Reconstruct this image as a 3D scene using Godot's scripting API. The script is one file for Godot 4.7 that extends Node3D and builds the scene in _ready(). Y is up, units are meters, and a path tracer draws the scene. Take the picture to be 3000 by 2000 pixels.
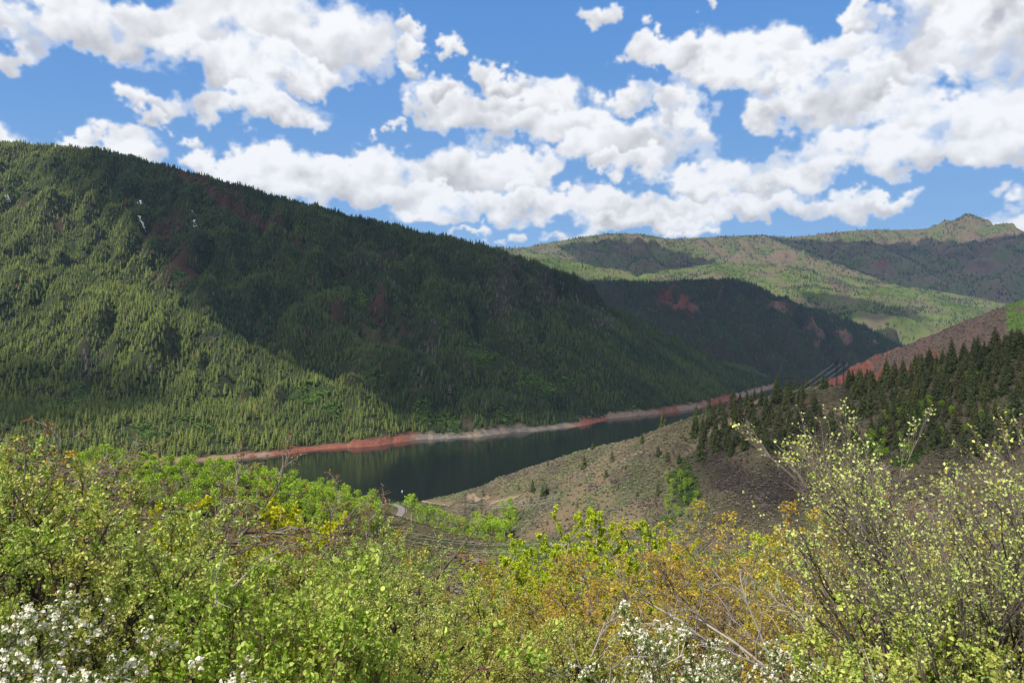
extends Node3D

const F := 2355.85          # focal length of the lens, in pixels of a 3000 pixel wide picture
const LAKE := -180.0        # the reservoir lies this far below the eye
const SUN := Vector3(-0.52, 0.74, 0.43)

var lands: Array = []
var mats := {}
var used := {}
var noise_a := FastNoiseLite.new()
var noise_b := FastNoiseLite.new()
var noise_c := FastNoiseLite.new()
var soft := FastNoiseLite.new()
var under := PackedFloat32Array()


# ---------------------------------------------------------------- helpers

func spot(px: float, py: float, d: float) -> Vector3:      # a place d metres out, in the direction of a picture point
	return Vector3((px - 1500.0) / F * d, (1000.0 - py) / F * d, -d)


func numbered(called: String) -> String:
	if not used.has(called):
		used[called] = 0
		return called
	used[called] += 1
	return "%s_%03d" % [called, used[called]]


func thing(called: String, label: String, category: String, at := Vector3.ZERO, group := "") -> Node3D:
	var o := Node3D.new()
	o.name = numbered(called)
	o.position = at
	add_child(o, true)
	tag(o, label, category, group)
	return o


func tag(o: Node, label: String, category := "", group := "", kind := "") -> void:
	if label: o.set_meta("label", label)
	if category: o.set_meta("category", category)
	if group: o.set_meta("group", group)
	if kind: o.set_meta("kind", kind)


func obj(called: String, mesh: Mesh, material: Material, parent: Node3D = null) -> MeshInstance3D:
	var o := MeshInstance3D.new()
	o.name = numbered(called) if parent == null else called
	o.mesh = mesh
	o.material_override = material
	(self if parent == null else parent).add_child(o, true)
	return o


func mat(called: String, rough := 0.9, back := Color(0, 0, 0), spec := 0.3) -> StandardMaterial3D:
	if not mats.has(called):
		var m := StandardMaterial3D.new()
		m.resource_name = called
		m.vertex_color_use_as_albedo = true
		m.roughness = rough
		m.metallic_specular = spec
		m.cull_mode = BaseMaterial3D.CULL_DISABLED
		if back != Color(0, 0, 0):
			m.backlight_enabled = true
			m.backlight = back
		mats[called] = m
	return mats[called]


func rand(s: int) -> RandomNumberGenerator:
	var r := RandomNumberGenerator.new()
	r.seed = s
	return r


class Mb:                       # collects triangles; front faces run clockwise
	var v := PackedVector3Array()
	var n := PackedVector3Array()
	var c := PackedColorArray()

	func tri(a: Vector3, b: Vector3, d: Vector3, col: Color) -> void:
		var m := (d - a).cross(b - a).normalized()
		v.append(a); v.append(b); v.append(d)
		n.append(m); n.append(m); n.append(m)
		c.append(col); c.append(col); c.append(col)

	func tri3(a: Vector3, b: Vector3, d: Vector3, ca: Color, cb: Color, cd: Color) -> void:
		var m := (d - a).cross(b - a).normalized()
		v.append(a); v.append(b); v.append(d)
		n.append(m); n.append(m); n.append(m)
		c.append(ca); c.append(cb); c.append(cd)

	func tube(path: PackedVector3Array, radii: PackedFloat32Array, sides: int, ca: Color, cb: Color) -> void:
		var k := path.size()
		var rings: Array = []
		var norms: Array = []
		for i in k:
			var t := (path[mini(i + 1, k - 1)] - path[maxi(i - 1, 0)]).normalized()
			var u := t.cross(Vector3(0.31, 0.87, 0.42))
			if u.length_squared() < 0.01: u = t.cross(Vector3.RIGHT)
			u = u.normalized()
			var w := t.cross(u)
			var ring := PackedVector3Array()
			var rn := PackedVector3Array()
			for s in sides:
				var a := TAU * s / sides
				var d := u * cos(a) + w * sin(a)
				rn.append(d)
				ring.append(path[i] + d * radii[i])
			rings.append(ring)
			norms.append(rn)
		for i in k - 1:
			var c0 := ca.lerp(cb, float(i) / (k - 1))
			var c1 := ca.lerp(cb, float(i + 1) / (k - 1))
			for s in sides:
				var s2 := (s + 1) % sides
				var p0: Vector3 = rings[i][s]
				var p1: Vector3 = rings[i][s2]
				var p2: Vector3 = rings[i + 1][s2]
				var p3: Vector3 = rings[i + 1][s]
				v.append(p0); v.append(p2); v.append(p1); v.append(p0); v.append(p3); v.append(p2)
				n.append(norms[i][s]); n.append(norms[i + 1][s2]); n.append(norms[i][s2]); n.append(norms[i][s]); n.append(norms[i + 1][s]); n.append(norms[i + 1][s2])
				c.append(c0); c.append(c1); c.append(c0); c.append(c0); c.append(c1); c.append(c1)

	func box(lo: Vector3, hi: Vector3, col: Color) -> void:
		var p: Array = []
		for i in 8: p.append(Vector3(hi.x if i & 1 else lo.x, hi.y if i & 2 else lo.y, hi.z if i & 4 else lo.z))
		for f in [[0, 2, 3, 1], [4, 5, 7, 6], [0, 1, 5, 4], [2, 6, 7, 3], [0, 4, 6, 2], [1, 3, 7, 5]]:
			tri(p[f[0]], p[f[2]], p[f[1]], col)
			tri(p[f[0]], p[f[3]], p[f[2]], col)

	func commit() -> ArrayMesh:
		var a: Array = []
		a.resize(Mesh.ARRAY_MAX)
		a[Mesh.ARRAY_VERTEX] = v
		a[Mesh.ARRAY_NORMAL] = n
		a[Mesh.ARRAY_COLOR] = c
		var m := ArrayMesh.new()
		m.add_surface_from_arrays(Mesh.PRIMITIVE_TRIANGLES, a)
		return m


# ---------------------------------------------------------------- landforms

class Land:
	var x0 := 0.0
	var z0 := 0.0
	var step := 10.0
	var nx := 0
	var nz := 0
	var h := PackedFloat32Array()
	var col := PackedColorArray()
	var cover := PackedFloat32Array()      # 1 = as many trees as usual, 0 = bare
	var sort := PackedByteArray()          # growth and tone: 0 usual, 1 red-brown dead, 2 grey dead, 3 aspen, 4 usual trees painted lighter as if sunlit

	func _init(xa: float, za: float, xb: float, zb: float, s: float) -> void:
		x0 = xa; z0 = za; step = s
		nx = int((xb - xa) / s) + 1
		nz = int((zb - za) / s) + 1
		h.resize(nx * nz); col.resize(nx * nz); cover.resize(nx * nz); sort.resize(nx * nz)
		cover.fill(1.0)

	func at(x: float, z: float) -> float:
		var u := (x - x0) / step
		var w := (z - z0) / step
		if u < 0.0 or w < 0.0 or u >= nx - 1 or w >= nz - 1: return -1e6
		var i := int(u)
		var j := int(w)
		u -= i
		w -= j
		var k := j * nx + i
		if u + w < 1.0:
			return h[k] + (h[k + 1] - h[k]) * u + (h[k + nx] - h[k]) * w
		var q := h[k + nx + 1]
		return q + (h[k + nx] - q) * (1.0 - u) + (h[k + 1] - q) * (1.0 - w)

	func cell(x: float, z: float) -> int:
		var i := int((x - x0) / step + 0.5)
		var j := int((z - z0) / step + 0.5)
		if i < 0 or j < 0 or i >= nx or j >= nz: return -1
		return j * nx + i

	func normal(i: int, j: int) -> Vector3:
		var a := h[j * nx + maxi(i - 1, 0)]
		var b := h[j * nx + mini(i + 1, nx - 1)]
		var d := h[maxi(j - 1, 0) * nx + i]
		var e := h[mini(j + 1, nz - 1) * nx + i]
		return Vector3(a - b, 2.0 * step, d - e).normalized()

	func mesh(cut: float) -> ArrayMesh:
		var v := PackedVector3Array()
		var n := PackedVector3Array()
		var idx := PackedInt32Array()
		v.resize(nx * nz)
		n.resize(nx * nz)
		for j in nz:
			for i in nx:
				v[j * nx + i] = Vector3(x0 + i * step, h[j * nx + i], z0 + j * step)
				n[j * nx + i] = normal(i, j)
		for j in nz - 1:
			for i in nx - 1:
				var k := j * nx + i
				if maxf(maxf(h[k], h[k + 1]), maxf(h[k + nx], h[k + nx + 1])) < cut: continue
				idx.append(k); idx.append(k + 1); idx.append(k + nx)
				idx.append(k + 1); idx.append(k + nx + 1); idx.append(k + nx)
		var a: Array = []
		a.resize(Mesh.ARRAY_MAX)
		a[Mesh.ARRAY_VERTEX] = v
		a[Mesh.ARRAY_NORMAL] = n
		a[Mesh.ARRAY_COLOR] = col
		a[Mesh.ARRAY_INDEX] = idx
		var m := ArrayMesh.new()
		m.add_surface_from_arrays(Mesh.PRIMITIVE_TRIANGLES, a)
		return m


func ridge(list: Array, lower := 0.0, front := 0.55, back := 0.6) -> Dictionary:
	var p := PackedVector3Array()
	for a in list: p.append(spot(a[0], a[1], a[2]) - Vector3(0, lower, 0))
	return {"p": p, "f": front, "b": back}


func tent(r: Dictionary, x: float, z: float) -> Vector2:      # (height, distance from the crest)
	var best := -1e6
	var far := 0.0
	var p: PackedVector3Array = r.p
	for i in p.size() - 1:
		var a := p[i]
		var b := p[i + 1]
		var ex := b.x - a.x
		var ez := b.z - a.z
		var t := clampf(((x - a.x) * ex + (z - a.z) * ez) / (ex * ex + ez * ez), 0.0, 1.0)
		var qx := x - a.x - ex * t
		var qz := z - a.z - ez * t
		var d := sqrt(qx * qx + qz * qz)
		var y: float = a.y + (b.y - a.y) * t - d * (r.f if qz > 0.0 else r.b)
		if y > best:
			best = y
			far = d
	return Vector2(best, far)


func raise(land: Land, ridges: Array, rough: float, wave: float, floor_y: float, gully := 0.0) -> void:
	for j in land.nz:
		var z := land.z0 + j * land.step
		for i in land.nx:
			var x := land.x0 + i * land.step
			var y := floor_y
			var d := 200.0
			for r in ridges:
				var t := tent(r, x, z)
				if t.x > y:
					y = t.x
					d = t.y
					land.sort[j * land.nx + i] = r.get("lit_tone", 0)
			var k := clampf(d / (120.0 * wave), 0.06, 1.0)
			y += k * rough * (noise_a.get_noise_2d(x / wave, z / wave) + 0.5 * noise_b.get_noise_2d(x / wave * 2.3, z / wave * 2.3))
			if gully > 0.0: y += k * gully * (absf(noise_a.get_noise_2d((x * 1.5 - z * 0.35) / wave, (z * 0.5 + x * 0.15) / wave)) * 2.2 - 0.6)
			land.h[j * land.nx + i] = y


func ground(x: float, z: float) -> float:
	var y := -1e6
	for l in lands: y = maxf(y, l.at(x, z))
	return y


func hit(px: float, py: float, from := 60.0, upto := 11000.0) -> Vector3:      # where the sight line of a picture point first meets the ground
	var d := from
	var last := d
	while d < upto:
		var p := spot(px, py, d)
		if p.y < ground(p.x, p.z):
			for n in 8:
				var m := (last + d) / 2
				var q := spot(px, py, m)
				if q.y < ground(q.x, q.z): d = m
				else: last = m
			return spot(px, py, d)
		last = d
		d *= 1.012
	return spot(px, py, upto)


func patch(land: Land, px: float, py: float, rx: float, ry: float, what: int, col: Color, bare: float) -> void:      # a patch of other ground or growth, rx by ry picture points big
	var c := hit(px, py)
	var u := rx / F * -c.z
	var top := hit(px, py - ry)
	var low := hit(px, py + ry)
	var w := clampf(absf(top.z - low.z) / 2.0, u * 0.5, u * 5.0)
	var i0 := int((c.x - u * 1.5 - land.x0) / land.step)
	var j0 := int((c.z - w * 1.5 - land.z0) / land.step)
	var slant := (top.x - low.x) / 2.0
	for j in range(maxi(0, j0), mini(land.nz, j0 + int(3.0 * w / land.step) + 2)):
		for i in range(maxi(0, i0 - int(absf(slant) / land.step)), mini(land.nx, i0 + int((3.0 * u + absf(slant)) / land.step) + 2)):
			var x := land.x0 + i * land.step
			var z := land.z0 + j * land.step
			var r := Vector2((x - c.x - slant * 0.3 * (c.z - z) / w) / u, (z - c.z) / w).length()
			r += 0.55 * noise_c.get_noise_2d(x * 2.0, z * 2.0) + 0.3 * noise_b.get_noise_2d(x * 4.0, z * 4.0)
			if r < 1.0:
				var k := j * land.nx + i
				var s := clampf((1.0 - r) * 1.6, 0.0, 1.0)
				land.col[k] = land.col[k].lerp(col, s)
				land.cover[k] = lerpf(land.cover[k], bare, s)
				if what: land.sort[k] = what


# ---------------------------------------------------------------- sky

func make_sky() -> ImageTexture:
	# places in the sky are in degrees: azimuth to the right of the view, elevation
	var blobs: Array = []
	var seen := [[100, 45, 190, 75], [28, 120, 50, 40], [250, 70, 160, 68], [430, 55, 150, 72], [650, 70, 270, 115], [570, 150, 180, 62], [800, 95, 120, 82], [700, 180, 140, 32], [560, 222, 70, 40],
		[590, 250, 165, 50], [680, 272, 75, 26], [365, 245, 62, 38], [370, 282, 40, 20], [310, 342, 78, 40], [443, 318, 40, 16], [165, 328, 60, 14], [480, 372, 70, 36], [600, 392, 120, 60], [740, 420, 140, 62], [862, 372, 66, 42], [860, 425, 140, 66],
		[1000, 432, 130, 62], [1110, 385, 170, 62], [1225, 385, 75, 54], [1020, 470, 140, 38], [1005, 250, 85, 62], [1030, 208, 28, 28], [1130, 272, 120, 54], [1240, 232, 125, 50], [1270, 282, 100, 46],
		[1350, 292, 110, 54], [1400, 345, 130, 48], [1500, 312, 120, 66], [1540, 240, 66, 54], [1590, 300, 66, 76], [1450, 382, 90, 34], [1660, 140, 135, 66], [1500, 122, 60, 32], [1560, 118, 70, 38],
		[1800, 130, 150, 66], [1930, 112, 110, 54], [1760, 165, 160, 40], [1880, 232, 165, 66], [2000, 200, 125, 76], [1780, 252, 80, 32], [2060, 172, 90, 44], [2200, 60, 190, 95], [2120, 30, 110, 54], [2300, 125, 130, 85], [2330, 60, 110, 95],
		[2150, 262, 165, 64], [2260, 272, 140, 82], [2360, 300, 130, 92], [1880, 332, 120, 48], [2000, 342, 165, 54], [2150, 352, 165, 44], [2290, 352, 130, 48], [1640, 402, 150, 48], [1800, 392, 160, 42], [1700, 422, 200, 32],
		[1000, 502, 100, 22], [1120, 480, 140, 42], [1280, 462, 120, 38], [1400, 482, 150, 42], [1560, 482, 160, 36], [1700, 474, 130, 32], [1820, 472, 140, 36], [1960, 470, 130, 36], [2060, 455, 66, 24], [1400, 522, 140, 26], [1330, 542, 80, 20], [1500, 512, 140, 26],
		[1080, 537, 56, 14], [1183, 545, 34, 16], [1553, 537, 32, 18], [1608, 532, 24, 16], [2285, 448, 46, 17], [1395, 55, 40, 28], [1508, 68, 26, 16], [1628, 10, 26, 12], [930, 55, 36, 32], [945, 112, 34, 34], [965, 158, 40, 22], [1040, 117, 40, 16], [1120, 172, 46, 32], [1172, 188, 34, 22], [1450, 215, 80, 28],
		[862, 305, 18, 8], [915, 297, 17, 12], [1400, 412, 36, 14], [1215, 425, 46, 18], [1960, 40, 50, 26], [640, 165, 40, 20]]
	for b in seen:
		var az := rad_to_deg(atan((b[0] * 1.27551 - 1500.0) / F))
		var run := sqrt(F * F + (b[0] * 1.27551 - 1500.0) ** 2)
		var el := rad_to_deg(atan((1000.0 - b[1] * 1.27551) / run))
		var k := rad_to_deg(1.27551 / run)
		blobs.append([az, el, b[2] * k, b[3] * k, 1.0])
	var r := rand(41)
	for n in 420:      # the rest of the sky carries the same sort of cumulus
		var el := rad_to_deg(asin(r.randf_range(0.05, 0.99)))
		var az := r.randf_range(-180, 180)
		if absf(az) < 34.0 and el < 25.5: continue
		var size := r.randf_range(2.0, 7.5) * (0.5 + el / 50.0)
		for m in r.randi_range(2, 5):
			blobs.append([az + r.randf_range(-1.3, 1.3) * size / cos(deg_to_rad(minf(el, 80.0))), el + r.randf_range(-0.35, 0.35) * size, size * r.randf_range(0.6, 1.3), size * r.randf_range(0.35, 0.6), 1.0])
	# their summed shape on a coarse grid, 0.2 degrees a cell
	var gw := 1800
	var gh := 460
	var g := PackedFloat32Array()
	g.resize(gw * gh)
	under.resize(gw * gh)
	for b in blobs:
		var el: float = b[1]
		if el > 88.0: continue
		var wide: float = b[2] * 1.1 / maxf(cos(deg_to_rad(el)), 0.08) if absf(b[0]) > 40.0 or el > 26.0 else b[2] * 1.1
		var tall: float = b[3] * 1.1
		for j in range(maxi(0, int((el - tall) * 5.0)), mini(gh, int((el + tall) * 5.0) + 2)):
			var dy := (j / 5.0 - el) / tall
			if dy < 0.0: dy *= 1.15
			for i in range(int((b[0] - wide + 180.0) * 5.0), int((b[0] + wide + 180.0) * 5.0) + 2):
				var dx: float = (i / 5.0 - 180.0 - b[0]) / wide
				var q: float = 1.0 - dx * dx - dy * dy
				if q > 0.0:
					q = minf(1.0, q * 1.5)
					var k := j * gw + posmod(i, gw)
					g[k] = g[k] + q - g[k] * q
					under[k] = lerpf(under[k], clampf(0.42 - dy * 0.75, 0.0, 1.0), smoothstep(0.05, 0.6, q))
	var fine := FastNoiseLite.new()
	fine.seed = 5
	fine.noise_type = FastNoiseLite.TYPE_SIMPLEX_SMOOTH
	fine.fractal_octaves = 6
	fine.fractal_gain = 0.6
	fine.frequency = 0.26
	soft.seed = 15
	soft.noise_type = FastNoiseLite.TYPE_SIMPLEX_SMOOTH
	soft.fractal_octaves = 4
	soft.fractal_gain = 0.42
	soft.frequency = 0.3
	var puff := FastNoiseLite.new()
	puff.seed = 9
	puff.noise_type = FastNoiseLite.TYPE_CELLULAR
	puff.cellular_return_type = FastNoiseLite.RETURN_DISTANCE
	puff.fractal_type = FastNoiseLite.FRACTAL_FBM
	puff.fractal_octaves = 3
	puff.frequency = 0.33
	var W := 4096
	var out := PackedByteArray()
	var low := sky_part(1024, 256, -180.0, 180.0, 90.0, g, gw, gh, fine, puff)
	low.resize(W, 1024, Image.INTERPOLATE_CUBIC)
	var cols := 960
	var rows := 320
	var part := sky_part(cols, rows, -42.1875, 42.1875, 28.125, g, gw, gh, fine, puff)
	low.blit_rect(part, Rect2i(0, 0, cols, rows), Vector2i(2048 - 480, 1024 - rows))
	var all := Image.create(W, 2048, false, Image.FORMAT_RGB8)
	all.fill(Color(0.40, 0.45, 0.40))
	# the view looks along the first column of the panorama
	all.blit_rect(low, Rect2i(2048, 0, 2048, 1024), Vector2i(0, 0))
	all.blit_rect(low, Rect2i(0, 0, 2048, 1024), Vector2i(2048, 0))
	return ImageTexture.create_from_image(all)


func sky_part(w: int, h: int, az0: float, az1: float, el1: float, g: PackedFloat32Array, gw: int, gh: int, fine: FastNoiseLite, puff: FastNoiseLite) -> Image:
	var data := PackedByteArray()
	data.resize(w * h * 3)
	for j in h:
		var el := el1 * (1.0 - (j + 0.5) / h)
		var t := pow(1.0 - sin(deg_to_rad(maxf(el, 0.0))), 3.6)
		var br := lerpf(0.055, 0.37, t)
		var bg := lerpf(0.225, 0.60, t)
		var bb := lerpf(0.63, 0.85, t)
		var ce := cos(deg_to_rad(el))
		var se := sin(deg_to_rad(el))
		for i in w:
			var az := az0 + (az1 - az0) * (i + 0.5) / w
			# noise is looked up on the sphere, so that it has no seam; it frays the outlines
			var a := deg_to_rad(az)
			var p := Vector3(sin(a) * ce, se * 1.15, -cos(a) * ce) * 57.3
			var f := fine.get_noise_3dv(p)
			var f2 := fine.get_noise_3dv(p + Vector3(40.0, 91.0, 17.0))
			var gx := (az + f * 2.6 / maxf(ce, 0.2) + 180.0) * 5.0
			var gy := clampf((el + f2 * 1.9) * 5.0, 0.0, gh - 2.001)
			var i0 := floori(gx)
			var j0 := int(gy)
			var fx := gx - i0
			var fy := gy - j0
			var ia := posmod(i0, gw)
			var ib := posmod(i0 + 1, gw)
			var q := lerpf(lerpf(g[j0 * gw + ia], g[j0 * gw + ib], fx), lerpf(g[j0 * gw + gw + ia], g[j0 * gw + gw + ib], fx), fy)
			var r := br
			var gg := bg
			var b := bb
			if q > 0.0:
				var c := puff.get_noise_3dv(p + Vector3(f, f2, -f) * 1.6) + 0.5
				var d := q - 0.45 + f * 0.6 - c * 0.36
				if d > -0.3:
					var alpha := maxf(smoothstep(0.0, 0.5, d), 0.5 * smoothstep(-0.28, 0.3, d + soft.get_noise_3dv(p * 2.0) * 0.35))
					# how much cloud stands above and below decides what is crown and what is base; relief by the light from the upper left
					var base := lerpf(lerpf(under[j0 * gw + ia], under[j0 * gw + ib], fx), lerpf(under[j0 * gw + gw + ia], under[j0 * gw + gw + ib], fx), fy)
					var warp := p + Vector3(f2, f, f2) * 0.9
					var fo := soft.get_noise_3dv(warp + Vector3(-0.45, 0.75, 0.0)) - soft.get_noise_3dv(warp)
					var s := base * 0.95 - 0.12 + fo * 0.55 + c * 0.16 + soft.get_noise_3dv(p * 0.35) * 0.3
					s = clampf(s, 0.0, 1.0) * smoothstep(0.05, 0.5, d)
					var lit := 0.96 - 0.44 * s
					r = lerpf(r, lit * 0.985, alpha)
					gg = lerpf(gg, lit * 0.995, alpha)
					b = lerpf(b, minf(lit * 1.01 + s * 0.025, 1.0), alpha)
			var k := (j * w + i) * 3
			var col := Color(r, gg, b).linear_to_srgb()
			data[k] = int(col.r * 255.0 + 0.5)
			data[k + 1] = int(col.g * 255.0 + 0.5)
			data[k + 2] = int(col.b * 255.0 + 0.5)
	return Image.create_from_data(w, h, false, Image.FORMAT_RGB8, data)


func shade_cloud(outline: Array, base: float, s: int, thin := false) -> void:
	# a real cumulus high overhead, out of the frame, standing between the sun and the ground that it keeps dark
	var p := PackedVector2Array()
	var mid := Vector2.ZERO
	for a in outline:
		var q := spot(a[0], a[1], a[2])
		q += SUN * ((base - q.y) / SUN.y)
		p.append(Vector2(q.x, q.z))
		mid += Vector2(q.x, q.z)
	mid /= p.size()
	var around := 120
	var rim := PackedVector2Array()
	var total := 0.0
	for i in p.size(): total += p[i].distance_to(p[(i + 1) % p.size()])
	for k in around:
		var left := total * k / around
		for i in p.size():
			var l := p[i].distance_to(p[(i + 1) % p.size()])
			if left <= l:
				rim.append(p[i].lerp(p[(i + 1) % p.size()], left / l))
				break
			left -= l
		if rim.size() <= k: rim.append(p[0])
	var m := Mb.new()
	var rings := 7
	var grid: Array = []
	var size := sqrt(total)
	for side in 2:
		for n in rings:
			var row := PackedVector3Array()
			var t := (n + 1.0) / rings
			for k in around:
				var q := mid.lerp(rim[k], t)
				var edge := 1.0 + 0.10 * noise_c.get_noise_2d(q.x * 0.9 + s * 31, q.y * 0.9) * t
				q = mid + (q - mid) * edge
				var dome := sqrt(maxf(0.0, 1.0 - t * t))
				var y := base + (dome * size * 5.0 * (1.0 + 0.9 * noise_c.get_noise_2d(q.x * 0.6, q.y * 0.6 + s)) if side == 0 else -dome * size * 0.5)
				row.append(Vector3(q.x, y, q.y))
			grid.append(row)
	var white := Color(0.85, 0.85, 0.86)
	for side in 2:
		for n in rings - 1:
			for k in around:
				var k2 := (k + 1) % around
				var a: Vector3 = grid[side * rings + n][k]
				var b: Vector3 = grid[side * rings + n][k2]
				var c: Vector3 = grid[side * rings + n + 1][k2]
				var d: Vector3 = grid[side * rings + n + 1][k]
				if side == 0:
					m.tri(a, b, c, white); m.tri(a, c, d, white)
				else:
					m.tri(a, c, b, white); m.tri(a, d, c, white)
		for k in around:
			var peak := Vector3(mid.x, grid[side * rings][0].y, mid.y)
			if side == 0: m.tri(peak, grid[0][(k + 1) % around], grid[0][k], white)
			else: m.tri(peak, grid[rings][k], grid[rings][(k + 1) % around], white)
	var o := obj("cloud", m.commit(), mats.thin_cloud if thin else mats.cloud)
	tag(o, "white cumulus cloud overhead, its shadow lying on " + ["", "the long mountain", "the fir-covered near hill", "the left foot of the long mountain", "the dark mountain with red cliffs", "the left of the far range", "the right of the far range", "the sunlit shelf"][s], "cloud", "clouds overhead", "structure")


# ---------------------------------------------------------------- scene

func _ready() -> void:
	var t0 := Time.get_ticks_msec()
	var cam := Camera3D.new()
	cam.name = "camera"
	cam.fov = 46.0
	cam.near = 0.1
	cam.far = 40000.0
	add_child(cam)
	cam.current = true
	var e := Environment.new()
	e.background_mode = Environment.BG_SKY
	var sky := Sky.new()
	var pan := PanoramaSkyMaterial.new()
	pan.panorama = make_sky()
	sky.sky_material = pan
	e.sky = sky
	e.background_energy_multiplier = 0.84
	e.tonemap_mode = Environment.TONE_MAPPER_LINEAR
	e.tonemap_exposure = 1.24
	e.sdfgi_enabled = true
	e.ssao_enabled = true
	e.ssil_enabled = true
	e.fog_enabled = true
	e.fog_density = 0.000018
	e.fog_light_color = Color(0.56, 0.72, 0.95)
	var we := WorldEnvironment.new()
	we.name = "environment"
	we.environment = e
	add_child(we)
	var sun := DirectionalLight3D.new()
	sun.name = "sun"
	sun.light_energy = 1.6
	sun.light_color = Color(1.0, 0.965, 0.90)
	sun.light_angular_distance = 0.9
	sun.shadow_enabled = true
	add_child(sun)
	sun.look_at_from_position(SUN, Vector3.ZERO)

	for a in [[noise_a, 11, 0.004, 4], [noise_b, 23, 0.006, 3], [noise_c, 37, 0.008, 4]]:
		a[0].seed = a[1]; a[0].frequency = a[2]; a[0].fractal_octaves = a[3]
		a[0].noise_type = FastNoiseLite.TYPE_SIMPLEX_SMOOTH
	make_materials()
	make_land()
	make_clouds()
	road_line = smooth_line([[-165, -878], [-142, -868], [-122, -846], [-111, -808], [-113, -770], [-124, -735], [-140, -705]])
	track_line = smooth_line([[-104, -908], [-77, -862], [-52, -824], [-30, -790], [-8, -760], [18, -738]])
	make_water()
	make_forests()
	make_scrub()
	make_shore()
	make_bank_rocks()
	make_roads()
	make_near_firs()
	make_aspens()
	make_power_lines()
	make_bushes()


func make_materials() -> void:
	var earth := mat("earth", 0.95)
	mat("needles", 0.8, Color(0.25, 0.3, 0.1))
	mat("leaf", 0.55, Color(0.75, 0.85, 0.35), 0.4)
	mat("aspen_leaf", 0.6, Color(0.3, 0.35, 0.12))
	mat("petal", 0.7, Color(0.7, 0.7, 0.65))
	mat("bark", 0.9)
	mat("rock", 0.9)
	mat("steel", 0.6)
	mat("wire", 0.5)
	var cloud := mat("cloud", 1.0)
	cloud.transparency = BaseMaterial3D.TRANSPARENCY_ALPHA
	cloud.albedo_color = Color(1, 1, 1, 0.6)
	var veil := mat("thin_cloud", 1.0)
	veil.transparency = BaseMaterial3D.TRANSPARENCY_ALPHA
	veil.albedo_color = Color(1, 1, 1, 0.45)
	var grain := NoiseTexture2D.new()
	var nn := FastNoiseLite.new()
	nn.seed = 3
	nn.frequency = 0.03
	nn.fractal_octaves = 5
	grain.noise = nn
	grain.width = 512
	grain.height = 512
	grain.seamless = true
	var ramp := Gradient.new()
	ramp.colors = PackedColorArray([Color(0.55, 0.55, 0.55), Color(1, 1, 1)])
	grain.color_ramp = ramp
	earth.albedo_texture = grain
	earth.uv1_triplanar = true
	earth.uv1_world_triplanar = true
	earth.uv1_scale = Vector3(0.06, 0.06, 0.06)


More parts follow.
